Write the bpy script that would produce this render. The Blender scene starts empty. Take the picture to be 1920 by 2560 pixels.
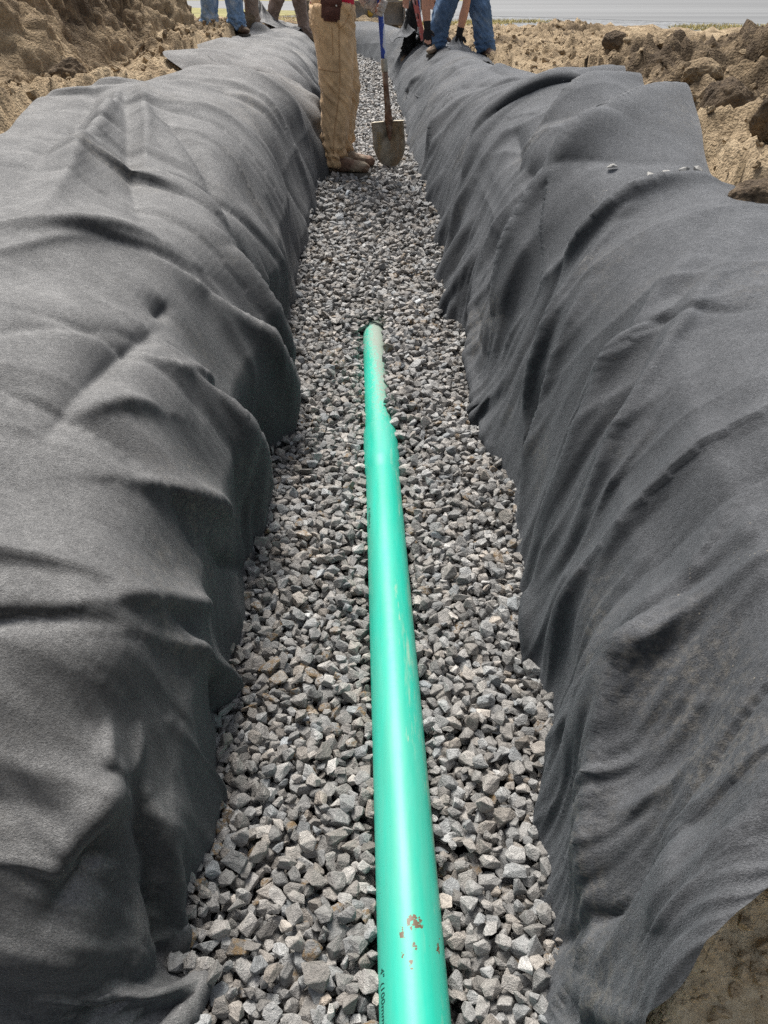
import bpy, bmesh, math, random
import numpy as np
from mathutils import Vector, Matrix
RNG = np.random.default_rng(7)
random.seed(7)

# ---------------------------------------------------------------- noise
_P = np.random.default_rng(11).permutation(256)
_PERM = np.concatenate([_P, _P, _P])
_ANG = np.random.default_rng(5).random(256) * 2 * math.pi
_GX, _GY = np.cos(_ANG), np.sin(_ANG)

def perlin(x, y, seed=0):
    x = np.asarray(x, float) + seed * 17.31
    y = np.asarray(y, float) - seed * 9.77
    xi = np.floor(x).astype(int); yi = np.floor(y).astype(int)
    xf = x - xi; yf = y - yi
    u = xf * xf * xf * (xf * (xf * 6 - 15) + 10); v = yf * yf * yf * (yf * (yf * 6 - 15) + 10)
    def g(ix, iy, dx, dy):
        h = _PERM[_PERM[ix & 255] + (iy & 255)]
        return _GX[h] * dx + _GY[h] * dy
    a = g(xi, yi, xf, yf); b = g(xi + 1, yi, xf - 1, yf)
    c = g(xi, yi + 1, xf, yf - 1); d = g(xi + 1, yi + 1, xf - 1, yf - 1)
    return 1.5 * ((a * (1 - u) + b * u) * (1 - v) + (c * (1 - u) + d * u) * v)

def fbm(x, y, octaves=4, seed=0, gain=0.5):
    r = 0; amp = 1.0; f = 1.0
    for k in range(octaves):
        r = r + amp * perlin(x * f, y * f, seed + k * 3); amp *= gain; f *= 2.03
    return r

def ridged(x, y, octaves=4, seed=0):
    r = 0; amp = 1.0; f = 1.0
    for k in range(octaves):
        r = r + amp * (1 - 2 * np.abs(perlin(x * f, y * f, seed + k * 5))); amp *= 0.55; f *= 2.1
    return r

def clods(x, y, cell, seed=0, density=1.0):
    """rounded lumps of random size, one per jittered cell; 0..1"""
    gx, gy = x / cell, y / cell
    xi = np.floor(gx).astype(int); yi = np.floor(gy).astype(int)
    out = np.zeros_like(gx)
    for dx in (-1, 0, 1):
        for dy in (-1, 0, 1):
            cx, cy = xi + dx, yi + dy
            h = _PERM[_PERM[(cx + seed * 31) & 255] + (cy & 255)]
            h2 = _PERM[h + 57]; h3 = _PERM[h2 + 101]; h4 = _PERM[h3 + 13]
            px = cx + h / 255.0; py = cy + h2 / 255.0
            r = 0.3 + 0.55 * (h3 / 255.0)
            on = (h4 / 255.0) < density
            d2 = ((gx - px) ** 2 + (gy - py) ** 2) / (r * r)
            hgt = np.where((d2 < 1) & on, r * np.sqrt(np.clip(1 - d2, 0, 1)), 0)
            out = np.maximum(out, hgt)
    return out

def smooth(a, b, x):
    t = np.clip((x - a) / (b - a), 0, 1)
    return t * t * (3 - 2 * t)

# ---------------------------------------------------------------- layout of the trench (metres; y runs along the trench)
CAM_Z = 1.28
_ZG = ([-5, 0, 1.7, 2.4, 3.3, 4.2, 5.0, 9.0, 15.0, 30], [0, 0, 0, .03, .075, .2, .3, .3, .45, .45])
def gravel_z(y): return np.interp(y, *_ZG)
FOOT_L = [(-.30,.0),(-.31,.3),(-.318,.551),(-.297,.598),(-.327,.622),(-.317,.652),(-.318,.713),(-.303,.802),(-.298,.834),(-.315,.882),(-.338,.922),(-.332,.948),(-.331,1.025),(-.331,1.061),(-.352,1.129),(-.36,1.175),(-.357,1.259),(-.351,1.303),(-.326,1.335),(-.323,1.415),(-.336,1.586),(-.367,1.847),(-.385,1.90),(-.434,2.075),(-.434,2.183),(-.391,2.227),(-.376,2.298),(-.393,2.523),(-.39,2.687),(-.398,2.988),(-.39,3.15),(-.407,3.516),(-.415,3.946),(-.408,4.402),(-.404,4.835),(-.41,5.209),(-.52,6.809),(-.708,9.605),(-.942,13.252),(-1.159,16.8),(-1.3,19)]
FOOT_R = [(.20,.0),(.22,.3),(.238,.535),(.23,.557),(.251,.619),(.264,.674),(.283,.733),(.311,.867),(.327,.97),(.346,1.05),(.356,1.175),(.335,1.300),(.314,1.342),(.366,1.586),(.382,1.739),(.386,1.856),(.396,2.061),(.365,2.27),(.402,2.63),(.376,2.947),(.332,3.221),(.292,3.299),(.291,3.54),(.282,3.737),(.306,4.058),(.315,4.432),(.254,4.835),(.211,5.851),(.165,8.89),(.08,11.),(0,12.7),(-.14,13.7),(-.45,14.75),(-.95,15.1),(-1.5,15.4)]
_fl = np.array(FOOT_L); _fr = np.array(FOOT_R)
_fl[:, 0] -= np.interp(_fl[:, 1], [0, .6, 2.6, 3.6], [.008, .014, .024, .004])
_fr[:, 0] -= np.interp(_fr[:, 1], [1.6, 2.0, 2.4, 3.2], [.0, .012, .02, .0])
def foot_l(y): return np.interp(y, _fl[:, 1], _fl[:, 0])
def foot_r(y): return np.interp(y, _fr[:, 1], _fr[:, 0])
PIPE_R = 0.0535; PIPE_Z = 0.012
def pipe_x(y): return 0.0464 - 0.0322 * (np.asarray(y) - 0.522)

# ---------------------------------------------------------------- fabric base surfaces: rows of control points (foot -> outer edge)
ROWS_L = [
 [(-.30,.10,-.02),(-.36,.10,.03),(-.46,.10,.10),(-.64,.10,.16),(-1.0,.1,.22),(-1.7,.1,.26)],
 [(-.31,.44,-.02),(-.36,.43,.05),(-.44,.42,.09),(-.62,.41,.12),(-1.0,.40,.15),(-1.7,.40,.17)],
 [(-.315,.66,-.02),(-.358,.645,.125),(-.42,.62,.235),(-.57,.60,.32),(-1.0,.59,.37),(-1.65,.58,.39)],
 [(-.315,.92,-.02),(-.355,.92,.20),(-.42,.90,.38),(-.57,.88,.52),(-1.0,.85,.60),(-1.6,.85,.62)],
 [(-.34,1.25,-.02),(-.385,1.25,.23),(-.455,1.25,.45),(-.62,1.25,.61),(-1.0,1.2,.69),(-1.55,1.2,.70)],
 [(-.345,1.65,-.02),(-.40,1.65,.25),(-.48,1.65,.48),(-.66,1.65,.66),(-1.05,1.6,.76),(-1.52,1.6,.76)],
 [(-.41,2.1,.0),(-.45,2.1,.27),(-.53,2.1,.50),(-.70,2.1,.69),(-1.05,2.1,.80),(-1.5,2.1,.82)],
 [(-.395,2.6,.02),(-.445,2.6,.29),(-.53,2.6,.53),(-.71,2.6,.72),(-1.05,2.6,.83),(-1.46,2.6,.84)],
 [(-.40,3.3,.05),(-.455,3.3,.32),(-.54,3.3,.56),(-.72,3.3,.76),(-1.05,3.3,.86),(-1.42,3.2,.87)],
 [(-.415,4.2,.17),(-.47,4.2,.42),(-.56,4.2,.64),(-.74,4.2,.81),(-1.08,4.2,.90),(-1.57,4.1,.90)],
 [(-.41,5.2,.28),(-.46,5.2,.50),(-.56,5.2,.70),(-.74,5.2,.84),(-1.05,5.2,.89),(-1.36,5.2,.86)],
 [(-.45,5.8,.28),(-.49,5.8,.50),(-.59,5.8,.68),(-.76,5.8,.81),(-1.0,5.8,.84),(-1.24,5.75,.82)],
 [(-.48,6.2,.28),(-.51,6.2,.51),(-.60,6.2,.71),(-.78,6.2,.86),(-1.12,6.2,.95),(-1.52,6.15,.95)],
 [(-.52,7.0,.28),(-.55,7.0,.51),(-.64,7.0,.70),(-.82,7.0,.83),(-1.12,7.0,.88),(-1.40,7.0,.86)],
 [(-.56,7.6,.28),(-.59,7.6,.51),(-.68,7.6,.71),(-.86,7.6,.85),(-1.20,7.6,.93),(-1.62,7.5,.94)],
 [(-.63,8.5,.28),(-.65,8.5,.51),(-.74,8.5,.70),(-.92,8.5,.82),(-1.24,8.5,.87),(-1.55,8.6,.88)],
 [(-.80,11.,.33),(-.81,11.,.53),(-.90,11.,.70),(-1.08,11.,.82),(-1.38,11.,.87),(-1.7,11.,.87)],
 [(-1.05,15.,.42),(-1.06,15.,.56),(-1.15,15.,.68),(-1.33,15.,.79),(-1.6,15.,.83),(-1.9,15.,.82)],
 [(-1.25,18.,.42),(-1.26,18.,.51),(-1.35,18.,.68),(-1.5,18.,.78),(-1.8,18.,.8),(-2.1,18.,.8)],
]
ROWS_R = [
 [(.225,.47,-.02),(.275,.43,.09),(.305,.415,.22),(.345,.42,.34),(.45,.49,.44),(.62,.53,.50),(1.2,.6,.55)],
 [(.26,.68,-.02),(.315,.63,.12),(.355,.585,.27),(.425,.57,.41),(.53,.61,.52),(.72,.66,.58),(1.25,.75,.60)],
 [(.32,.95,-.02),(.375,.92,.17),(.44,.90,.34),(.53,.89,.48),(.65,.90,.59),(.85,.95,.65),(1.35,1.0,.65)],
 [(.335,1.35,-.02),(.395,1.35,.19),(.465,1.35,.37),(.56,1.35,.53),(.69,1.35,.65),(.90,1.35,.71),(1.4,1.35,.70)],
 [(.385,1.95,-.01),(.445,1.95,.22),(.52,1.95,.42),(.62,1.95,.60),(.75,1.95,.71),(.95,2.0,.765),(1.3,2.05,.76)],
 [(.385,2.5,.02),(.44,2.5,.25),(.52,2.5,.45),(.62,2.5,.62),(.76,2.5,.74),(.95,2.5,.79),(1.06,2.55,.78)],
 [(.325,3.2,.05),(.40,3.2,.28),(.49,3.2,.49),(.60,3.2,.66),(.75,3.2,.78),(.98,3.2,.84),(1.15,3.22,.84)],
 [(.30,4.1,.16),(.37,4.1,.36),(.46,4.1,.54),(.58,4.1,.70),(.74,4.1,.80),(.98,4.1,.86),(1.20,4.1,.85)],
 [(.26,4.9,.26),(.34,4.9,.43),(.44,4.9,.59),(.57,4.9,.73),(.74,4.9,.82),(.98,4.9,.87),(1.26,4.9,.86)],
 [(.215,6.0,.28),(.30,6.0,.45),(.40,6.0,.60),(.54,6.0,.73),(.72,6.0,.81),(.92,6.0,.82),(1.2,6.0,.76)],
 [(.18,8.0,.28),(.27,8.0,.45),(.38,8.0,.60),(.53,8.0,.73),(.70,8.0,.81),(.87,8.0,.79),(1.05,8.0,.71)],
 [(.08,11.,.33),(.18,11.,.45),(.30,11.,.60),(.46,11.,.73),(.64,11.,.80),(.8,11.,.78),(1.0,11.,.70)],
 [(.0,12.7,.37),(.07,12.7,.45),(.16,12.75,.60),(.27,12.8,.73),(.37,12.9,.80),(.52,13.0,.78),(.75,13.1,.70)],
 [(-.45,14.75,.41),(-.42,14.85,.52),(-.37,14.95,.63),(-.29,15.1,.75),(-.16,15.3,.81),(.05,15.5,.79),(.35,15.6,.70)],
 [(-.95,15.1,.42),(-.93,15.2,.52),(-.90,15.35,.62),(-.86,15.5,.74),(-.78,15.7,.79),(-.65,15.95,.76),(-.5,16.2,.68)],
 [(-1.35,15.3,.42),(-1.35,15.4,.52),(-1.34,15.5,.62),(-1.32,15.65,.73),(-1.28,15.85,.78),(-1.2,16.1,.74),(-1.1,16.3,.68)],
]

def catmull(P, u):
    """P (n, ...) control points, u in 0..n-1; monotone index"""
    n = len(P)
    i = np.clip(np.floor(u).astype(int), 0, n - 2); f = (u - i)
    sh = (len(u),) + (1,) * (P.ndim - 1); f = f.reshape(sh)
    p0 = P[np.maximum(i - 1, 0)]; p1 = P[i]; p2 = P[i + 1]; p3 = P[np.minimum(i + 2, n - 1)]
    m1 = (p2 - p0) * 0.5; m2 = (p3 - p1) * 0.5
    return ((2 * f**3 - 3 * f**2 + 1) * p1 + (f**3 - 2 * f**2 + f) * m1 + (-2 * f**3 + 3 * f**2) * p2 + (f**3 - f**2) * m2)

def base_surface(rows, ns, nt, foot=None):
    R = np.array(rows, float)                       # (nr, nc, 3)
    # resample rows so that the spacing grows with distance
    ym = R[:, 2, 1]
    q = np.log(ym + 0.9)
    uq = np.linspace(q[0], q[-1], ns)
    u = np.interp(uq, q, np.arange(len(q)))
    A = catmull(R, u)                               # (ns, nc, 3)
    B = catmull(np.swapaxes(A, 0, 1), np.linspace(0, R.shape[1] - 1, 400))     # (400, ns, 3)
    B = np.swapaxes(B, 0, 1)
    # even spacing across the cloth, a little denser on the wall
    L = np.concatenate([np.zeros((ns, 1)), np.cumsum(np.linalg.norm(np.diff(B, axis=1), axis=2), axis=1)], axis=1)
    L /= L[:, -1:]
    tt = np.linspace(0, 1, nt) ** 1.15
    out = np.empty((ns, nt, 3))
    for i in range(ns):
        for k in range(3): out[i, :, k] = np.interp(tt, L[i], B[i, :, k])
    if foot is not None:                            # the scalloped line where the cloth meets the gravel
        d = foot(out[:, 0, 1]) - out[:, 0, 0]
        w = (1 - smooth(0.0, 0.30, tt))[None, :]
        out[:, :, 0] += d[:, None] * w
    return out

def normals(S):
    du = np.gradient(S, axis=0); dv = np.gradient(S, axis=1)
    n = np.cross(du, dv); n /= np.linalg.norm(n, axis=2, keepdims=True) + 1e-9
    return n
NSL, NTL = 430, 170
NSR, NTR = 430, 170
STROKES_L = [('r', .06, -.03, [(-1.3129, 4.2604, .9059), (-1.093, 3.3549, .8679), (-.9751, 2.8762, .8284), (-.9033, 2.6231, .7988), (-.8398, 2.4201, .7681)]),
 ('r', .05, .02, [(-1.2217, 4.2489, .9068), (-1.1011, 3.6922, .8847), (-1.0274, 3.324, .8572), (-.9266, 2.8719, .8168)]),
 ('r', .05, -.018, [(-1.1046, 3.7673, .8884), (-.9669, 3.4793, .8529), (-.858, 3.2693, .8157), (-.7824, 3.11, .7815), (-.7207, 2.98, .7451), (-.6494, 2.8119, .6864)]),
 ('r', .07, .028, [(-1.3102, 4.282, .9059), (-1.2184, 3.7492, .8939), (-1.1742, 3.4078, .876), (-1.1272, 3.0764, .8594), (-1.0889, 2.8057, .8445), (-1.0582, 2.5762, .83), (-1.0351, 2.3857, .816), (-1.0136, 2.2168, .8015), (-.994, 2.072, .788)]),
 ('r', .06, -.02, [(-1.4418, 4.324, .9005), (-1.3198, 3.7411, .8949), (-1.2616, 3.3885, .8776), (-1.1951, 2.9397, .8568), (-1.1623, 2.6707, .8434), (-1.1386, 2.4465, .8311)]),
 ('r', .04, -.03, [(-1.164, 2.9463, .8559), (-1.1376, 2.9703, .8556), (-1.0991, 2.9393, .8513)]),
 ('s', .06, .018, [(-.9904, 2.0608, .7865), (-.9516, 2.1138, .7817), (-.9098, 2.1755, .7752), (-.8658, 2.2293, .7657), (-.8192, 2.2851, .7532), (-.7608, 2.2994, .7302)]),
 ('s', -.09, .05, [(-.6543, 2.2692, .6644), (-.5954, 2.2942, .6049), (-.5382, 2.3305, .5235), (-.5087, 2.3384, .4694), (-.4842, 2.3639, .4089), (-.4555, 2.387, .3061), (-.4413, 2.3844, .2445), (-.4299, 2.3947, .1768), (-.4198, 2.3664, .121), (-.4097, 2.3463, .0604)]),
 ('s', -.08, .05, [(-.6655, 2.6078, .6908), (-.6057, 2.602, .635), (-.5561, 2.5263, .567), (-.5272, 2.5034, .5202), (-.5013, 2.503, .4688), (-.4782, 2.5284, .4034), (-.4591, 2.5945, .3238), (-.4336, 2.6682, .1725), (-.4237, 2.6737, .096), (-.4131, 2.6692, .0243)]),
 ('s', -.09, .045, [(-.6054, 1.7314, .6273), (-.5774, 1.7678, .6007), (-.5389, 1.7641, .5554), (-.4978, 1.7862, .4902), (-.4752, 1.7934, .4475), (-.4587, 1.8264, .3943), (-.4451, 1.9384, .2598), (-.4547, 2.0366, .1406), (-.4583, 2.1185, .0244)]),
 ('s', .04, .014, [(-.6127, 1.7185, .633), (-.576, 1.8078, .5963), (-.5515, 1.9325, .5511)]),
 ('r', .035, -.018, [(-.6699, 1.8628, .6695), (-.6769, 1.771, .6723), (-.6889, 1.6909, .6753), (-.6987, 1.6117, .6751), (-.7084, 1.5371, .6738), (-.7196, 1.4219, .6678), (-.722, 1.3211, .657)]),
 ('r', .025, -.02, [(-.6838, 2.0426, .6788), (-.689, 1.9819, .6812), (-.6924, 1.9313, .6825)]),
 ('s', .06, .028, [(-.5935, 1.2888, .6009), (-.5437, 1.3193, .5674), (-.4983, 1.3764, .517), (-.4598, 1.4704, .4559), (-.4334, 1.5734, .3841)]),
 ('s', .06, .014, [(-.6994, 1.3848, .6571), (-.6593, 1.441, .6468), (-.6385, 1.4751, .6398), (-.6143, 1.5136, .6288), (-.585, 1.5417, .6099)]),
 ('r', .04, -.022, [(-.4753, 1.3462, .4829), (-.4402, 1.3872, .4181), (-.4235, 1.4337, .3673), (-.4092, 1.504, .2994), (-.3967, 1.6322, .2011)]),
 ('s', .05, .028, [(-.4949, .9973, .5025), (-.4578, 1.0286, .4569), (-.4328, 1.0571, .4159), (-.4112, 1.1002, .3568), (-.4031, 1.1549, .2767), (-.3961, 1.225, .1796), (-.3775, 1.2975, .036)]),
 ('s', .05, .018, [(-.5607, 1.0086, .5514), (-.538, 1.0367, .5425), (-.5125, 1.0555, .5248), (-.4862, 1.0842, .4983), (-.4678, 1.1174, .4724), (-.4487, 1.1546, .4409), (-.4307, 1.2075, .3994)]),
 ('r', .025, .01, [(-.5035, .8618, .4752), (-.5004, .8125, .4491), (-.4719, .8022, .4177)]),
 ('r', .025, .01, [(-.4664, .8933, .4498), (-.4551, .8578, .4221), (-.462, .8301, .42), (-.4689, .8029, .4148)]),
 ('r', .033, -.036, [(-.462, .8072, .4089), (-.4495, .7758, .375), (-.4389, .7615, .3509), (-.4294, .7432, .3248), (-.4175, .7254, .2956), (-.4067, .7062, .2653), (-.4007, .6928, .2432), (-.3951, .6788, .22), (-.3898, .6634, .1965), (-.3826, .6472, .1652), (-.3757, .6311, .1328)]),
 ('r', .038, .022, [(-.4433, .806, .3819), (-.4322, .7853, .354), (-.4212, .7649, .3256), (-.4089, .7471, .2959), (-.3975, .7297, .2627), (-.3891, .7108, .2268), (-.3816, .6931, .186), (-.3765, .676, .1577), (-.3708, .6576, .1311)]),
 ('s', -.045, .022, [(-.4356, .9203, .4079), (-.4149, .9166, .3692), (-.3977, .9204, .3232), (-.3853, .9291, .2655), (-.3741, .9441, .198), (-.3685, .9436, .1497), (-.3632, .945, .0989), (-.3576, .9454, .0459), (-.35, .9415, -.0162)]),
 ('r', .05, .026, [(-.4844, .8049, .4315), (-.4939, .7782, .4241), (-.5038, .7531, .415), (-.5123, .7295, .4037), (-.521, .7069, .3915), (-.5261, .6883, .3793), (-.5321, .6704, .3676)]),
 ('r', .05, -.022, [(-.4804, .7505, .395), (-.489, .7295, .388), (-.4982, .7081, .379), (-.5072, .6892, .37), (-.5144, .6706, .3592), (-.5231, .6505, .3468)]),
 ('r', .028, .018, [(-.3834, .696, .195), (-.3799, .6788, .1715), (-.3766, .6609, .1514), (-.3749, .6303, .1293), (-.3621, .6359, .0906), (-.3434, .6559, .0263)]),
 ('r', .032, -.025, [(-.3674, .6641, .1224), (-.3585, .6884, .0955), (-.3505, .7112, .067)]),
 ('r', .028, -.03, [(-.3161, .8376, -.0143), (-.3255, .7972, .0157), (-.3389, .7549, .0483), (-.3537, .711, .0824), (-.3657, .6689, .118)]),
 ('r', .05, .028, [(-.3676, .6227, .0931), (-.3707, .5742, .1252), (-.3844, .5464, .1162), (-.3963, .5268, .1135), (-.4065, .5073, .1116), (-.4173, .4899, .1088)]),
 ('r', .08, -.02, [(-.4393, .5772, .2129), (-.4494, .5586, .209), (-.4617, .5431, .2006), (-.4758, .5267, .1875)]),
 ('r', .03, -.018, [(-.7984, 4.4094, .8426), (-.6975, 4.2494, .7874), (-.6193, 4.2279, .7184), (-.5705, 4.1836, .654), (-.5269, 4.195, .5818), (-.4907, 4.276, .4942), (-.4428, 4.3077, .3281)]),
 ('r', .03, -.018, [(-.732, 4.9619, .8339), (-.6187, 4.769, .7489), (-.5328, 4.8, .6423), (-.4813, 4.7824, .5258), (-.4361, 4.8749, .385)]),
 ('s', -.1, .05, [(-.7321, 5.9753, .8144), (-.6462, 5.6885, .7454), (-.5572, 5.3514, .691), (-.493, 5.257, .5832), (-.4547, 5.4598, .4329)]),
 ('r', .03, -.02, [(-.4821, 3.2866, .4174), (-.457, 3.349, .3179), (-.4348, 3.448, .2027), (-.4103, 3.3858, .0645)]),
 ('r', .03, -.015, [(-.4958, 3.7826, .4756), (-.4701, 3.8412, .3849), (-.4464, 3.9295, .2827), (-.4316, 3.8359, .1966), (-.4173, 3.7353, .1127)]),
 ('r', .025, -.012, [(-.6179, 3.5837, .685), (-.5669, 3.5403, .6135), (-.5213, 3.529, .5341), (-.4917, 3.5191, .454), (-.4673, 3.5469, .3614)]),
 ('s', -.05, .018, [(-.6745, 3.186, .7234), (-.6128, 3.14, .6606), (-.5592, 3.141, .5864), (-.5145, 3.1016, .5069), (-.4799, 3.1217, .4095), (-.4587, 3.088, .3224), (-.4399, 3.0748, .2283)])]
STROKES_R = [('s', .1, .06, [(.8867, 3.105, .8186), (.8122, 2.9966, .7933), (.7313, 2.9033, .7524), (.6489, 2.8504, .6821), (.5831, 2.7799, .5968), (.5349, 2.7312, .5092), (.4961, 2.6875, .4243)]),
 ('S', .16, .1, [(1.1622, 3.4146, .8458), (1.0936, 3.4225, .8502), (.9555, 3.2156, .8368), (.825, 2.9752, .7959), (.7391, 2.8633, .754)]),
 ('S', .15, .08, [(1.2091, 4.2103, .8525), (1.18, 4.2956, .8578), (1.0057, 3.9578, .8596), (.867, 3.7849, .8334), (.7824, 3.7028, .8072)]),
 ('S', .14, .065, [(1.2471, 4.6259, .8648), (1.2309, 4.8439, .8635), (1.0458, 4.49, .8719), (.919, 4.3811, .8576), (.8187, 4.3887, .8343), (.673, 4.4823, .7823), (.5449, 4.4646, .6872), (.4836, 4.1542, .5828)]),
 ('S', .11, .05, [(1.1963, 4.9821, .8596), (1.1076, 5.0605, .861), (1.0246, 5.1992, .8563), (.7983, 4.7098, .836), (.6351, 4.5497, .7634)]),
 ('s', .1, .04, [(.9217, 6.268, .8119), (.7358, 5.8356, .814), (.6232, 5.9195, .7757), (.5219, 5.5966, .7116), (.4446, 5.4807, .6328), (.3558, 5.171, .4907)]),
 ('r', .08, -.05, [(.6734, 3.4996, .7466), (.7021, 3.1888, .7522), (.7261, 2.9499, .7527)]),
 ('r', .05, -.03, [(.7147, 4.0072, .7867), (.6617, 3.5403, .7398)]),
 ('s', -.045, .035, [(1.0591, 2.5027, .7787), (.9301, 2.4303, .7835), (.8344, 2.4434, .7646), (.7542, 2.374, .7304), (.679, 2.4269, .6786), (.6217, 2.4883, .6213)]),
 ('r', .04, .024, [(.8029, 2.3691, .7513), (.7473, 2.3085, .7236), (.7003, 2.2752, .6904), (.6586, 2.2455, .6511), (.6232, 2.2305, .61), (.5976, 2.1956, .5726), (.5754, 2.1754, .5342), (.5498, 2.1561, .484), (.5271, 2.1394, .4355), (.5074, 2.1068, .3905), (.4879, 2.0863, .3427), (.472, 2.0358, .3004), (.4554, 1.9939, .2548)]),
 ('r', .024, -.026, [(.5619, 2.0972, .5065), (.5272, 2.0703, .4342), (.4924, 2.0468, .3533), (.4769, 2.0055, .3141), (.4621, 1.9636, .2749), (.4389, 1.8855, .2112)]),
 ('r', .028, .02, [(.7049, 2.1734, .6905), (.6711, 2.1328, .6605), (.6404, 2.1051, .6273), (.6117, 2.0869, .5907), (.5852, 2.0528, .5487), (.561, 2.0337, .504), (.5327, 1.9985, .4461), (.5062, 1.9659, .3884), (.4822, 1.9245, .3315), (.4602, 1.8815, .2752), (.4457, 1.845, .2358), (.4319, 1.8114, .1942), (.4193, 1.7808, .1507)]),
 ('s', .05, .02, [(.8744, 2.0168, .756), (.8128, 1.9281, .7352), (.7591, 1.8575, .71), (.7146, 1.8034, .6844), (.6815, 1.7587, .6602), (.6545, 1.7245, .6365), (.6285, 1.6957, .6099), (.6032, 1.6706, .5806), (.5744, 1.6381, .5434), (.549, 1.6097, .5053), (.5234, 1.5912, .4611), (.4997, 1.5752, .4159), (.4769, 1.5621, .3691), (.4558, 1.5552, .3187), (.4361, 1.5672, .2592), (.4181, 1.5881, .1913)]),
 ('s', -.05, .02, [(.9004, 1.8711, .7514), (.8359, 1.7763, .7337), (.7831, 1.7021, .713), (.7384, 1.643, .6902), (.7045, 1.5936, .6702), (.6756, 1.5542, .6504), (.6499, 1.5188, .6294), (.6256, 1.4865, .6063), (.6022, 1.4614, .581), (.5775, 1.4419, .5517), (.5543, 1.4197, .5221), (.5316, 1.4043, .4892), (.5106, 1.3895, .4549), (.49, 1.3852, .4172), (.4704, 1.3771, .379), (.4506, 1.3724, .3391)]),
 ('r', .035, -.015, [(.8936, 1.9517, .7556), (.829, 1.8505, .7361), (.7756, 1.7754, .7135), (.7293, 1.7155, .6889), (.6924, 1.6668, .6655), (.6606, 1.6263, .6405), (.6316, 1.5911, .6131), (.6058, 1.564, .5848), (.58, 1.539, .5537), (.5569, 1.5159, .523), (.5354, 1.4977, .4904), (.5145, 1.485, .4548), (.4929, 1.469, .4148), (.4706, 1.4558, .3706), (.4502, 1.4456, .3271)]),
 ('r', .06, .03, [(.464, 3.1442, .4287), (.45, 3.0252, .376), (.4376, 2.9277, .3213), (.4342, 2.8093, .2848), (.4321, 2.6975, .253), (.428, 2.5896, .2216), (.4235, 2.4468, .2107), (.4192, 2.3107, .2037), (.4179, 2.2059, .1865)]),
 ('r', .04, -.025, [(.416, 3.2187, .3225), (.4092, 3.1138, .2752), (.4053, 3.017, .228), (.4035, 2.928, .1816), (.4064, 2.7713, .1534), (.409, 2.6139, .1334)]),
 ('s', -.09, .03, [(.5941, 1.0155, .5533), (.5752, .9943, .5322), (.5571, .9802, .511), (.5393, .9606, .4897), (.521, .9364, .4671), (.5031, .9083, .4443), (.4861, .8866, .4213), (.4719, .8567, .4032), (.4568, .8326, .3828), (.4436, .8068, .3657), (.4327, .7821, .3526), (.4219, .7591, .3393), (.4118, .7331, .3285), (.4013, .7127, .315), (.3888, .6881, .2984), (.3776, .667, .282), (.3669, .6469, .2649), (.3564, .6256, .2481), (.3454, .6059, .2267), (.3355, .584, .2078), (.3259, .565, .186), (.3098, .5533, .1376)]),
 ('r', .07, -.02, [(.5394, .7804, .5046), (.5211, .7629, .486), (.5014, .7436, .4653), (.4828, .7296, .4445), (.4661, .7109, .4264), (.4484, .6925, .4057), (.4318, .6785, .3841), (.4173, .6594, .3662), (.4035, .6435, .3473), (.3902, .6267, .3283), (.3769, .6125, .3066), (.3652, .5954, .2877), (.3533, .58, .2659), (.3406, .563, .2392), (.3286, .5462, .2103)]),
 ('r', .06, .016, [(.5247, 1.1041, .4751), (.508, 1.0767, .4501), (.4927, 1.0531, .4258), (.476, 1.0318, .3975), (.4614, 1.0104, .3714), (.4491, .9902, .3481), (.4375, .9718, .3247), (.4261, .9563, .2995), (.4148, .9417, .2735), (.404, .9258, .2479), (.3942, .9085, .2242), (.3844, .8898, .2006), (.3739, .8724, .1749), (.3637, .8556, .1496), (.3531, .8251, .128), (.3423, .7935, .1093), (.3315, .7621, .0909)]),
 ('r', .03, .014, [(.4234, 1.4391, .2625), (.4093, 1.3878, .24), (.3957, 1.3437, .2165), (.3882, 1.3116, .1822), (.3811, 1.2861, .1433), (.3789, 1.2432, .1172), (.3775, 1.2022, .0894), (.3754, 1.1619, .063)]),
 ('r', .025, -.014, [(.4084, 1.499, .1998), (.3928, 1.444, .1761), (.3781, 1.3904, .1562), (.3641, 1.3433, .133), (.3581, 1.3183, .0934), (.3534, 1.2984, .0498)]),
 ('r', .06, .012, [(.4494, .6005, .4366), (.4348, .5836, .4205), (.4209, .5679, .4044), (.4065, .5503, .3874), (.3965, .5317, .3774), (.3863, .5184, .3651), (.3763, .5011, .3544), (.3657, .4843, .3422)])]
# ---------------------------------------------------------------- bpy helpers
scene = bpy.context.scene
COL = scene.collection

def link(o, parent=None):
    COL.objects.link(o)
    if parent is not None: o.parent = parent
    return o

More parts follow.
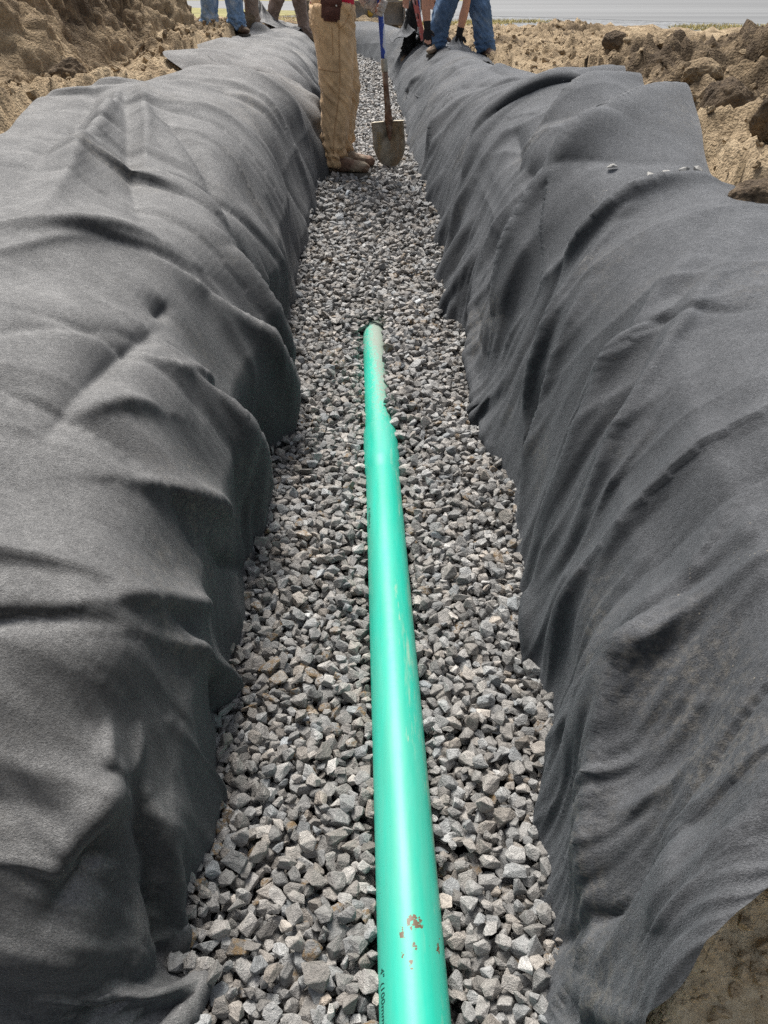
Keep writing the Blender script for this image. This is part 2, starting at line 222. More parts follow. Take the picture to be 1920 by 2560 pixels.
def mesh_np(name, V, F, mat=None, parent=None, smooth_=True, attrs=None):
    """V (n,3), F list of (m,k) int arrays"""
    me = bpy.data.meshes.new(name)
    V = np.asarray(V, np.float32)
    me.vertices.add(len(V)); me.vertices.foreach_set('co', V.ravel())
    Fs = F if isinstance(F, (list, tuple)) else [F]
    idx = np.concatenate([np.asarray(f, np.int32).ravel() for f in Fs])
    tot = np.concatenate([np.full(len(f), f.shape[1], np.int32) for f in Fs])
    st = np.concatenate([[0], np.cumsum(tot)[:-1]]).astype(np.int32)
    me.loops.add(len(idx)); me.loops.foreach_set('vertex_index', idx)
    me.polygons.add(len(tot)); me.polygons.foreach_set('loop_start', st); me.polygons.foreach_set('loop_total', tot)
    me.polygons.foreach_set('use_smooth', np.full(len(tot), smooth_, bool))
    for k, a in (attrs or {}).items():
        a = np.asarray(a, np.float32)
        if a.ndim == 1:
            at = me.attributes.new(k, 'FLOAT', 'POINT'); at.data.foreach_set('value', a)
        else:
            at = me.attributes.new(k, 'FLOAT_COLOR', 'POINT')
            if a.shape[1] == 3: a = np.concatenate([a, np.ones((len(a), 1), np.float32)], 1)
            at.data.foreach_set('color', a.ravel())
    me.update(calc_edges=True); me.validate()
    if mat: me.materials.append(mat)
    return link(bpy.data.objects.new(name, me), parent)

def grid_faces(n, m, flip=False):
    i = np.arange(n - 1)[:, None] * m + np.arange(m - 1)[None, :]
    f = np.stack([i, i + m, i + m + 1, i + 1], -1).reshape(-1, 4)
    return f[:, ::-1] if flip else f

def bm_obj(name, bm, mat=None, parent=None, smooth_=False):
    me = bpy.data.meshes.new(name)
    bmesh.ops.recalc_face_normals(bm, faces=bm.faces)
    for f in bm.faces: f.smooth = smooth_
    bm.to_mesh(me); bm.free()
    if mat: me.materials.append(mat)
    return link(bpy.data.objects.new(name, me), parent)

def tag(o, label, cat, group=None, kind=None):
    if kind: o['kind'] = kind
    if label: o['label'] = label
    if cat: o['category'] = cat
    if group: o['group'] = group
    return o

def empty(name, loc, label, cat, group=None):
    o = bpy.data.objects.new(name, None); o.location = loc; o.empty_display_size = .1
    link(o); return tag(o, label, cat, group)

# ---------------------------------------------------------------- materials
class NT:
    def __init__(s, name):
        s.m = bpy.data.materials.new(name); s.m.use_nodes = True
        s.t = s.m.node_tree; s.t.nodes.clear()
        s.out = s.t.nodes.new('ShaderNodeOutputMaterial')
        s.b = s.t.nodes.new('ShaderNodeBsdfPrincipled'); s.t.links.new(s.b.outputs[0], s.out.inputs[0])
    def n(s, typ, **kw):
        nd = s.t.nodes.new('ShaderNode' + typ)
        for k, v in kw.items():
            if k in nd.inputs: s.set(nd, k, v)
            else: setattr(nd, k, v)
        return nd
    def set(s, nd, k, v):
        if hasattr(v, 'links') or isinstance(v, bpy.types.NodeSocket): s.t.links.new(v, nd.inputs[k])
        else:
            i = nd.inputs[k]
            if hasattr(i.default_value, '__len__') and isinstance(v, (tuple, list)) and len(v) == 3 and len(i.default_value) == 4: v = (*v, 1)
            i.default_value = v
    def p(s, **kw):
        for k, v in kw.items(): s.set(s.b, k.replace('_', ' '), v)
    def co(s, scale=(1, 1, 1), rot=(0, 0, 0), kind='Object'):
        tc = s.n('TexCoord'); mp = s.n('Mapping'); s.t.links.new(tc.outputs[kind], mp.inputs['Vector'])
        mp.inputs['Scale'].default_value = scale; mp.inputs['Rotation'].default_value = rot
        return mp.outputs[0]
    def noise(s, vec, scale, detail=4, rough=.55, dist=0):
        nd = s.n('TexNoise', Scale=scale, Detail=detail, Roughness=rough, Distortion=dist); s.t.links.new(vec, nd.inputs['Vector'])
        return nd.outputs[0]
    def vor(s, vec, scale, feature='F1', out=0):
        nd = s.n('TexVoronoi', feature=feature, Scale=scale); s.t.links.new(vec, nd.inputs['Vector'])
        return nd.outputs[out]
    def ramp(s, fac, *stops, interp='LINEAR'):
        nd = s.n('ValToRGB'); s.t.links.new(fac, nd.inputs[0]); e = nd.color_ramp.elements; nd.color_ramp.interpolation = interp
        while len(e) < len(stops): e.new(.5)
        for el, (p, c) in zip(e, stops):
            el.position = p; el.color = (c, c, c, 1) if not isinstance(c, (tuple, list)) else (*c, 1)
        return nd.outputs[0]
    def mix(s, f, a, b, mode='MIX'):
        nd = s.n('MixRGB', blend_type=mode); s.set(nd, 'Fac', f); s.set(nd, 'Color1', a); s.set(nd, 'Color2', b)
        return nd.outputs[0]
    def math(s, op, a, b=0.5):
        nd = s.n('Math', operation=op)
        for k, v in ((0, a), (1, b)):
            if isinstance(v, bpy.types.NodeSocket): s.t.links.new(v, nd.inputs[k])
            else: nd.inputs[k].default_value = v
        return nd.outputs[0]
    def attr(s, name, out='Fac'):
        nd = s.n('Attribute', attribute_name=name); return nd.outputs[out]
    def bump(s, h, strength=.5, dist=.01, normal=None):
        nd = s.n('Bump', Strength=strength, Distance=dist); s.t.links.new(h, nd.inputs['Height'])
        if normal is not None: s.t.links.new(normal, nd.inputs['Normal'])
        return nd.outputs[0]
    def up(s):
        g = s.n('NewGeometry'); sp = s.n('SeparateXYZ'); s.t.links.new(g.outputs['Normal'], sp.inputs[0]); return sp.outputs['Z']

def mat_fabric(name, c0, c1, dustc, dust_amt, sheen_tint):
    k = NT(name); v = k.co()
    fib = k.noise(k.co((260, 900, 500), (0.5, 0.3, 0.6)), 1, 3, .7, .4)
    fib2 = k.noise(v, 330, 3, .75)
    mot = k.noise(v, 85, 5, .8)
    big = k.noise(v, 2.6, 5, .6)
    f = k.math('ADD', k.math('MULTIPLY', fib, .40), k.math('ADD', k.math('MULTIPLY', mot, .34), k.math('MULTIPLY', fib2, .36)))
    col = k.ramp(f, (.40, tuple(q * .55 for q in c0)), (.52, tuple(.5 * (a + b) for a, b in zip(c0, c1))), (.66, tuple(q * 1.55 for q in c1)))
    col = k.mix(k.ramp(big, (.40, 0.0), (.75, .35)), col, tuple(x * 1.45 for x in c1))
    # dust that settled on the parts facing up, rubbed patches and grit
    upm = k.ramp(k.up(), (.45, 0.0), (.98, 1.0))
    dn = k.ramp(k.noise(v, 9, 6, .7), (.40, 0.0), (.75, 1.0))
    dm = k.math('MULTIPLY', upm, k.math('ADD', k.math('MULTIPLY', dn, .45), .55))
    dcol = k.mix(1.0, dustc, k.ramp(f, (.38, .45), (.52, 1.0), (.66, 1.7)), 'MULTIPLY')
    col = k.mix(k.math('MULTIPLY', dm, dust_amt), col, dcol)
    pat = k.math('MULTIPLY', k.ramp(k.noise(v, 1.9, 3, .6), (.55, 0.0), (.72, 1.0)), k.ramp(k.noise(v, 60, 4, .75), (.46, 0.0), (.66, 1.0)))
    col = k.mix(k.math('MULTIPLY', pat, .42), col, (.33, .29, .23))
    grit = k.math('MULTIPLY', k.ramp(k.vor(v, 75), (.0, 1.0), (.10, 1.0), (.14, 0.0)), k.ramp(k.noise(v, 6.5, 4, .65), (.62, 0.0), (.68, 1.0)))
    col = k.mix(k.math('MULTIPLY', grit, .55), col, (.42, .37, .29))
    h = k.math('ADD', k.math('MULTIPLY', fib, .5), k.math('ADD', fib2, k.math('MULTIPLY', mot, .9)))
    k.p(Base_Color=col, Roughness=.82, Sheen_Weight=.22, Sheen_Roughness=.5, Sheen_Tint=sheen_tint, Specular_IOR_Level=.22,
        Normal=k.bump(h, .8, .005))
    return k.m

def mat_stone():
    k = NT('crushed_limestone'); v = k.co(); c = k.attr('tint', 'Color')
    g = k.noise(k.co((60, 60, 190), (.4, .9, .2)), 1, 5, .65, .6)
    f = k.noise(v, 420, 3, .7)
    col = k.mix(.85, c, k.ramp(k.math('ADD', k.math('MULTIPLY', g, .6), k.math('MULTIPLY', f, .4)), (.33, .30), (.50, .85), (.72, 1.6)), 'MULTIPLY')
    mud = k.math('MULTIPLY', k.attr('mud'), k.ramp(k.noise(v, 70, 4, .7), (.45, 0.0), (.6, 1.0)))
    col = k.mix(mud, col, (.22, .145, .07))
    k.p(Base_Color=col, Roughness=k.ramp(g, (.3, .38), (.7, .62)), Specular_IOR_Level=.55,
        Normal=k.bump(k.math('ADD', g, k.math('MULTIPLY', f, .6)), .95, .006))
    return k.m

def mat_soil(name, light, mid, dark):
    k = NT(name); v = k.co()
    a = k.noise(v, 1.1, 6, .62); b = k.noise(v, 9, 7, .68); c = k.noise(v, 70, 5, .7)
    f = k.math('ADD', k.math('MULTIPLY', a, .45), k.math('ADD', k.math('MULTIPLY', b, .35), k.math('MULTIPLY', c, .25)))
    wet_or_lit = k.attr('wet_or_lit'); lit_sand = k.ramp(k.math('MULTIPLY', wet_or_lit, -.42), (.35, 0.0), (.95, 1.0))  # negative values paint sandy soil paler, making up for shade on it
    f = k.math('SUBTRACT', f, k.math('MULTIPLY', wet_or_lit, .22))
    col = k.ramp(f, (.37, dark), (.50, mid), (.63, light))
    col = k.mix(lit_sand, col, k.ramp(k.math('ADD', k.math('MULTIPLY', b, .5), k.math('MULTIPLY', c, .5)), (.36, (.44, .34, .21)), (.5, (.70, .57, .38)), (.64, (.80, .69, .49))))
    crumbs = k.vor(v, 95)
    k.p(Base_Color=col, Roughness=.95, Specular_IOR_Level=.15,
        Normal=k.bump(k.math('ADD', k.math('MULTIPLY', c, 1.0), k.math('ADD', k.math('MULTIPLY', b, 1.6), k.math('MULTIPLY', crumbs, -.6))), 1.0, .016))
    return k.m

def mat_plain(name, col, rough=.8, var=.35, scale=20, bump=.3, bdist=.004, spec=.3, metal=0.0, stain=None, stain_scale=6, stain_rng=(.5, .62), sheen=0.0):
    k = NT(name); v = k.co()
    n = k.noise(v, scale, 5, .65)
    c = k.mix(1.0, col, k.ramp(n, (.3, 1 - var), (.7, 1 + var)), 'MULTIPLY')
    if stain: c = k.mix(k.ramp(k.noise(v, stain_scale, 5, .65), (stain_rng[0], 0.0), (stain_rng[1], 1.0)), c, stain)
    k.p(Base_Color=c, Roughness=rough, Specular_IOR_Level=spec, Metallic=metal, Sheen_Weight=sheen, Normal=k.bump(n, bump, bdist))
    return k.m

M = {}
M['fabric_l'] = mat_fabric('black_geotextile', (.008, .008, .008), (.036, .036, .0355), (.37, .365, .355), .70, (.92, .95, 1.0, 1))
M['fabric_r'] = mat_fabric('sky_tinted_geotextile', (.007, .0074, .008), (.031, .0326, .0355), (.25, .255, .265), .50, (.85, .92, 1.0, 1))  # same black cloth, with blue sky reflection mixed into its colours
M['fabric_d'] = mat_fabric('dark_geotextile', (.010, .010, .010), (.028, .028, .028), (.10, .09, .07), .5, (1, 1, 1, 1))
M['stone'] = mat_stone()
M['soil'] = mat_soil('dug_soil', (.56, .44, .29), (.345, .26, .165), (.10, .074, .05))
M['clod'] = mat_soil('dark_soil_clod', (.38, .30, .205), (.21, .157, .105), (.085, .064, .046))

# ---------------------------------------------------------------- draped cloth
def stroke_disp(S, N, strokes, wmul=1.0, edge_gain=1.0, coarse=1.0):
    D = np.zeros(S.shape[:2])
    for kind, w, amp, pts in strokes:
        w = w * wmul if kind != 'S' else w; amp = amp * edge_gain if kind == 'S' else amp
        P = np.array(pts)
        if len(P) > 3:
            for _ in range(2): P[1:-1] = .25 * P[:-2] + .5 * P[1:-1] + .25 * P[2:]
            P = catmull(P, np.linspace(0, len(P) - 1, (len(P) - 1) * 3 + 1))
        lo = P.min(0) - 4 * abs(w); hi = P.max(0) + 4 * abs(w)
        m = np.all((S > lo) & (S < hi), axis=2)
        if not m.any(): continue
        X = S[m]; NN = N[m]
        best = np.full(len(X), 1e9); side = np.zeros(len(X)); tpos = np.zeros(len(X))
        seg = np.linalg.norm(np.diff(P, axis=0), axis=1); tot = seg.sum() + 1e-9; acc = 0
        TV = np.gradient(P, axis=0); TV /= np.linalg.norm(TV, axis=1, keepdims=True) + 1e-9
        for q_, (a, b, L) in enumerate(zip(P[:-1], P[1:], seg)):
            if L < 1e-6: continue
            T = (b - a) / L
            t = np.clip(((X - a) @ T), 0, L)
            q = X - (a + t[:, None] * T); d = np.linalg.norm(q, axis=1)
            better = d < best
            best = np.where(better, d, best)
            f_ = (t / L)[:, None]; TI = TV[q_] * (1 - f_) + TV[q_ + 1] * f_
            sd = np.einsum('ij,ij->i', np.cross(NN, TI), q)      # + on the left of the stroke
            side = np.where(better, np.where(sd > 0, 1, -1), side)
            tpos = np.where(better, (acc + t) / tot, tpos); acc += L
        taper = np.sin(np.clip(tpos, 0.04, .96) * math.pi) ** .7
        if kind == 'S': taper = np.where(tpos < .5, 1.0, taper)      # a fold that runs out over the free edge
        ww = abs(w); km = .0050 * coarse * (X[:, 1] + .9)          # nothing sharper than the mesh can carry
        sh = lambda d, k: np.exp(-(np.sqrt((d / k) ** 2 + .12) - .346))
        if kind == 'r':
            f = sh(best, np.maximum(ww * .75, km))
        else:
            sgn = side * (1 if w > 0 else -1)
            f = np.where(sgn > 0, sh(best, np.maximum(1.1 * ww, km)), sh(best, np.maximum(.25 * ww, km)) - .20 * (1 - sh(best, np.maximum(.12 * ww, .6 * km))) * np.exp(-(best / np.maximum(.9 * ww, 2 * km)) ** 2))
        D[m] += amp * f * taper
    return D

def relax_cloth(B, N, X, su, sv, iters, grav, kb, fr, hmax):
    """position based cloth with spare length: it hangs under its weight, lies on the bank B and buckles into folds"""
    X = X.copy()
    ru = np.linalg.norm(np.diff(B, axis=0), axis=2) * (1 + su[:-1]); rv = np.linalg.norm(np.diff(B, axis=1), axis=2) * (1 + sv[:, :-1])
    sd = .5 * (su + sv)[:-1, :-1]
    rd = np.linalg.norm(B[1:, 1:] - B[:-1, :-1], axis=2) * (1 + sd); re = np.linalg.norm(B[1:, :-1] - B[:-1, 1:], axis=2) * (1 + sd)
    def cons(A, C, rest, k):
        d = C - A; L = np.sqrt((d * d).sum(-1)) + 1e-9
        c = (k * .5 * (L - rest) / L)[..., None] * d
        A += c; C -= c
    x0, x1, xf, xl = X[:, 0].copy(), X[:, -1].copy(), X[0].copy(), X[-1].copy()
    cell = np.minimum(np.concatenate([ru, ru[-1:]], 0), np.concatenate([rv, rv[:, -1:]], 1))
    for it in range(iters):
        prev = X.copy()
        X[..., 2] -= grav * cell
        for o in (0, 1):
            n = (X.shape[0] - 1 - o) // 2 * 2 + o
            cons(X[o:n:2], X[o + 1:n + 1:2], ru[o:n:2], 1.0)
            m = (X.shape[1] - 1 - o) // 2 * 2 + o
            cons(X[:, o:m:2], X[:, o + 1:m + 1:2], rv[:, o:m:2], 1.0)
        for o in (0, 1):
            n = (X.shape[0] - 1 - o) // 2 * 2 + o
            cons(X[o:n:2, :-1], X[o + 1:n + 1:2, 1:], rd[o:n:2], .25)
            cons(X[o:n:2, 1:], X[o + 1:n + 1:2, :-1], re[o:n:2], .25)
        if kb > 0:
            L1 = X.copy()
            L1[1:-1] += kb * (.5 * (X[2:] + X[:-2]) - X[1:-1]); L1[:, 1:-1] += kb * (.5 * (X[:, 2:] + X[:, :-2]) - X[:, 1:-1]); X = L1
        h = ((X - B) * N).sum(-1)
        hit = h < 0
        X += N * np.where(hit, -h, 0)[..., None]
        X = np.where((h < .002)[..., None], X + fr * (prev - X), X)
        far = np.clip(h - hmax, 0, None); X -= N * (.5 * far)[..., None]
        X[:, 0] = x0; X[:, -1] = x1; X[0] = xf; X[-1] = xl
    return X
def upsample(D, shape):
    D = catmull(D, np.linspace(0, D.shape[0] - 1, shape[0]))
    return np.swapaxes(catmull(np.swapaxes(D, 0, 1), np.linspace(0, D.shape[1] - 1, shape[1])), 0, 1)
def drape(S, D, N, su, sv, seed):
    r = np.random.default_rng(seed)
    B = S + N * D[..., None]
    ns, nt = D.shape; X = None; last = None
    hm = np.broadcast_to(.030 + .085 * smooth(.08, .42, np.linspace(0, 1, nt))[None, :], D.shape)
    for lev, (st, it, grav, kb) in enumerate(((6, 400, .020, .02), (4, 300, .016, .03), (2, 200, .012, .04), (1, 110, .008, .07))):
        i = np.linspace(0, ns - 1, (ns - 1) // st + 1).round().astype(int); j = np.linspace(0, nt - 1, (nt - 1) // st + 1).round().astype(int)
        ix = np.ix_(i, j); b = B[ix]; n = N[ix]
        cs = np.linalg.norm(np.diff(b, axis=1), axis=2).mean()
        if last is None:
            o = r.normal(size=b.shape[:2]); o = .5 * o + .25 * (np.roll(o, 1, 0) + np.roll(o, 1, 1))
            X = b + n * (.004 + .25 * cs * np.abs(o))[..., None]; X[:, 0] = b[:, 0]; X[:, -1] = b[:, -1]; X[0] = b[0]; X[-1] = b[-1]
        else:
            X = b + upsample(last, b.shape[:2])
        X = relax_cloth(b, n, X, su[ix], sv[ix], it, grav, kb, .6, hm[ix])
        last = X - b
    return X

def pleats(S, tt, seed, side):
    """long soft pleats that run down the wall, stronger towards the gravel"""
    y = S[..., 1]; t = tt[None, :]
    lean = y - (t - .2) * .40 + .10 * perlin(y * 1.7, t * 2.0, seed)
    ly = np.log(y + .9)
    f = 30
    r = ridged((np.log(np.maximum(lean, -.5) + .9)) * f, t * 1.6 + ly * 2, 2, seed)
    env = smooth(.0, .05, t) * (1 - smooth(.38, .62, t)) * (.35 + .65 * smooth(-.3, .5, perlin(y * 1.3, t * 1.1, seed + 9)))
    return r * env * (.0022 + .0010 * y.clip(0, 6))

def random_creases(S, tt, seed, side, n, wall_share, wander, gain):
    """tension folds: down the wall they lean towards the viewer, on top they wander"""
    r = np.random.default_rng(seed); ns, nt = S.shape[:2]; out = []
    for k in range(n):
        wall = r.random() < wall_share
        i0 = r.random() ** 1.0 * ns * .93; t0 = r.uniform(.03, .34) if wall else r.uniform(.30, .95)
        y = S[int(i0), 0, 1]; L = r.uniform(.30, 1.15) * (1 + .08 * min(y, 6))
        ang = r.normal(.18, .16) if wall else r.normal(-.6, .5)
        pts = []; i, t = i0, t0
        di = np.log(1 + L / (y + .9)) / (np.log(18.9) - np.log(1.0)) * ns / 9; dt = L / 2.0 / 9 * 1.2
        for q in range(10):
            ii, jj = int(np.clip(i, 0, ns - 1)), int(np.clip(np.interp(t, tt, np.arange(nt)), 0, nt - 1))
            pts.append(tuple(S[ii, jj])); ang += r.normal() * wander
            i += di * math.sin(ang) ; t += dt * math.cos(ang)
            if t > .97: break
        if len(pts) < 4: continue
        w = r.uniform(.007, .024) * (1 + .15 * min(y, 7)); a = gain * w * r.uniform(.25, .55) * (1 if r.random() < .62 else -1)
        out.append(('r' if r.random() < .35 else 's', w * (1 if r.random() < .5 else -1), a, pts))
    return out

def make_cloth(name, rows, foot, ns, nt, strokes, mat, seed, side, rand, slack, gain, crisp):
    S = base_surface(rows, ns, nt, foot); N = normals(S)
    if N[..., 2].mean() < 0: N = -N
    tt = np.linspace(0, 1, nt)
    D = gain * stroke_disp(S, N, strokes, 1.0, .55, 2.4) + stroke_disp(S, N, random_creases(S, tt, seed + 50, side, *rand), 1.0, 1.0, 2.4)
    y = S[..., 1]; t = np.broadcast_to(tt, y.shape)
    arc = np.log(y + .9)
    lum = fbm(arc * 7, t * 3, 2, seed) * (.022 if side[0] < 0 else .011) * (1.0 + .18 * y.clip(0, 8)) * smooth(.02, .3, t)
    zone = smooth(-.35, .55, perlin(arc * 7, t * 4, seed + 21)); zone2 = smooth(-.3, .5, perlin(arc * 5, t * 4, seed + 23))
    su = slack[0] * (.15 + 1.1 * zone); sv = slack[1] * (.1 + 1.0 * zone2)
    su = su * (.25 + .75 * smooth(.6, 1.5, y))
    P = drape(S, D + lum, N, su, sv, seed)
    # crisp creases pressed into the draped cloth, and fine pleats down the wall
    ns2, nt2 = ns * 2, nt * 2
    P = upsample(P, (ns2, nt2)); S = upsample(S, (ns2, nt2)); tt = np.linspace(0, 1, nt2); y = S[..., 1]; t = np.broadcast_to(tt, y.shape); N = normals(S)
    if N[..., 2].mean() < 0: N = -N
    NP = normals(P); NP = NP if NP[..., 2].mean() > 0 else -NP
    E = crisp[0] * stroke_disp(S, N, strokes, .50, .8) + stroke_disp(S, N, random_creases(S, tt, seed + 70, side, *crisp[1])) + crisp[2] * pleats(S, tt, seed + 4, side)
    P = P + NP * (E * smooth(0, .04, t))[..., None]
    F = grid_faces(ns2, nt2, flip=side[0] > 0)
    o = mesh_np(name, P.reshape(-1, 3), F, mat)
    return o, S, P

# ---------------------------------------------------------------- build cloth
cloth_l, SL_, PL_ = make_cloth('filter_fabric', ROWS_L, foot_l, NSL, NTL, STROKES_L, M['fabric_l'], 3, (-1,), (14, .75, .05, 1.0), (.085, .05), 1.1, (1.0, (200, .65, .04, 1.35), 1.2))
tag(cloth_l, 'wide black filter fabric draped over the left trench bank, grey and dusty on top', 'filter fabric')
cloth_r, SR_, PR_ = make_cloth('filter_fabric', ROWS_R, foot_r, NSR, NTR, STROKES_R, M['fabric_r'], 8, (1,), (40, .9, .02, 1.0), (.08, .004), 1.45, (.75, (190, .88, .015, 1.45), 2.4))
tag(cloth_r, 'black filter fabric hanging in long pleats over the right trench bank', 'filter fabric')

# ---------------------------------------------------------------- ground with the trench cut into it
def axis_pts(lo, hi, step, reach_lo, reach_hi, grow=1.09):
    c = list(np.arange(lo, hi + 1e-6, step)); s = step; x = hi
    while x < reach_hi: s *= grow; x += s; c.append(x)
    s = step; x = lo; pre = []
    while x > reach_lo: s *= grow; x -= s; pre.append(x)
    return np.array(pre[::-1] + c)
gx = axis_pts(-3.6, 3.4, .021, -300, 300)
gy = np.concatenate([axis_pts(-.5, 7.0, .021, -30, 7.0)[:-1], np.concatenate([np.arange(7.0, 11.0, .03), axis_pts(11.0, 20.5, .05, 11.0, 500, 1.12)])])
GX_, GY_ = np.meshgrid(gx, gy, indexing='ij')

def soil_detail(x, y):
    wx = x + .06 * fbm(x * 4, y * 4, 3, 40); wy = y + .06 * fbm(x * 4, y * 4, 3, 41)
    h = .10 * clods(wx, wy, .42, 1, .45) + .055 * clods(wx + .3, wy, .21, 2, .5) + .058 * clods(wx, wy + .2, .10, 3, .65) + .032 * clods(wx, wy, .05, 4, .75)
    h += .045 * ridged(x * 3.1, y * 3.1, 4, 44) * .5 + .05 * np.abs(perlin(x * 2.0 + y, y * 1.6, 47)) + .032 * fbm(x * 14, y * 14, 4, 45)
    return h
def rough_detail(x, y):
    wx = x + .12 * fbm(x * 3, y * 3, 3, 48); wy = y + .12 * fbm(x * 3 + 4, y * 3, 3, 49)
    return .26 * clods(wx, wy, .70, 11, .55) + .17 * clods(wx + .2, wy + .1, .36, 12, .65) + .09 * clods(wx, wy, .18, 13, .75) + .06 * ridged(x * 2.3 + .4 * y, y * 2.3, 4, 50) * .5 - .09
def terrain(x, y):
    """smooth ground, the lumps to add along its normal, and how moist, or how far lightened against shade, it is"""
    left = np.interp(y, [-5, .2, .7, 1.3, 2.2, 3.3, 4.3, 8, 14, 20], [.05, .06, .30, .62, .76, .82, .86, .87, .84, .66])
    right = np.interp(y, [-5, .42, .62, .8, 1.2, 2.0, 3.0, 5, 7, 9.6, 12, 16], [.06, .10, .30, .50, .60, .70, .76, .76, .70, .68, .66, .60])
    z = np.where(x < 0, left, right)
    far = smooth(19, 23, y + .45 * x)
    z = z * (1 - far) + .56 * far
    amp = (1 - smooth(18.5, 21.5, y + .45 * x)) * smooth(.2, .9, y) * (.62 + .38 * smooth(-.3, .5, perlin(x * .5, y * .5, 60)))
    amp = np.maximum(amp, .9 * (x > .2) * smooth(0, .25, y) * (1 - smooth(.75, .95, y)) * .55)
    amp = np.where((np.abs(x) > 14) | (y > 26), 0, amp)
    z = z - .085 * np.exp(-((y - 5.75) / .5) ** 2) * smooth(-2.1, -1.7, x) * (x < 0)
    edge = -1.80 - .10 * perlin(y * 1.1, 0 * y, 61)
    ramp = np.clip((edge - x), 0, None)
    heap = np.minimum(ramp * .95, .9 + ramp * .28) * smooth(2.7, 4.2, y + .25 * (x + 1.8)) * (1 - smooth(8.6, 10.4, y + .55 * (x + 2.2)))
    heap = np.minimum(heap, 2.2) * (1 - smooth(9, 16, -x))
    z = z + heap + heap.clip(0, 1) * .16 * ridged(x * .9 + y * .5, y * .9 - x * .3, 3, 62) * .5
    mound = np.exp(-(((x - 2.1) / .75) ** 2 + ((y - 4.7) / 1.0) ** 2)) * .16 + np.exp(-(((x - 2.3) / .5) ** 2 + ((y - 3.2) / .6) ** 2)) * .10
    ridge = .10 * smooth(.25, .8, perlin(x * .55, y * 1.6, 63)) * smooth(1.2, 2.2, x)
    z = z + (mound + ridge) * (y < 20)
    u = x - .95 * heap                                     # distance measured along the slope
    d = soil_detail(u, y) * (1 + 1.2 * mound + .2 * smooth(1.0, 1.6, x)) + rough_detail(u, y) * (.20 * smooth(.9, 1.5, x) + np.minimum(1, heap * 2.2) * 1.0)
    d = d * amp + .006 * fbm(u * 22, y * 22, 3, 66) * (1 - smooth(19, 21, y))
    wet_or_lit = -2.4 * (1 - smooth(.66, .95, y)) * (x > 0) + np.clip(mound * 5.0, 0, 1) * .9 + (.9 * smooth(-.05, .45, perlin(u * 1.1, y * 1.1, 64)) - .15) * heap.clip(0, 1) + .40 * smooth(.05, .5, perlin(x * .8, y * 1.2, 65)) * (y > .8)  # negative near right: soil colour lightened where the bank shades it
    return z, d, wet_or_lit
Z0, DET, WET_OR_LIT = terrain(GX_, GY_)
zx = np.gradient(Z0, gx, axis=0); zy = np.gradient(Z0, gy, axis=1); nl = np.sqrt(1 + zx ** 2 + zy ** 2)
GZ = Z0 + DET / nl; GRAW = GZ.copy()
# carve the trench, and keep the soil under the cloth
def carve(GZ, S):
    q = S.reshape(-1, 3)
    B = np.array(S)
    mid = .5 * (B[1:, 1:] + B[:-1, :-1]).reshape(-1, 3); q = np.concatenate([q, mid])
    ix = np.clip(np.searchsorted(gx, q[:, 0]), 1, len(gx) - 1); iy = np.clip(np.searchsorted(gy, q[:, 1]), 1, len(gy) - 1)
    low = np.full(GZ.shape, 9.0)
    for a in (-2, -1, 0, 1):
        for b in (-2, -1, 0, 1):
            np.minimum.at(low, (np.clip(ix + a, 0, len(gx) - 1), np.clip(iy + b, 0, len(gy) - 1)), q[:, 2])
    return np.minimum(GZ, np.where(low < 8, low - .035, GZ))
for S in (SL_, PL_, SR_, PR_): GZ = carve(GZ, S)
inside = (GX_ > foot_l(GY_) - .07) & (GX_ < foot_r(GY_) + .07) & (GY_ < 15.4) & (GY_ > -2)
GZ = np.where(inside, np.minimum(GZ, gravel_z(GY_) - .10), GZ)
free = (GZ > GRAW - 1e-6) & ((GX_ < -1.75) | (GX_ > 1.45))
OX = np.where(free, -zx / nl * DET, 0); OY = np.where(free, -zy / nl * DET, 0)
ground = mesh_np('ground', np.stack([GX_ + OX, GY_ + OY, GZ], -1).reshape(-1, 3), grid_faces(len(gx), len(gy)), M['soil'], attrs={'wet_or_lit': WET_OR_LIT.ravel()})
tag(ground, None, None, kind='structure')

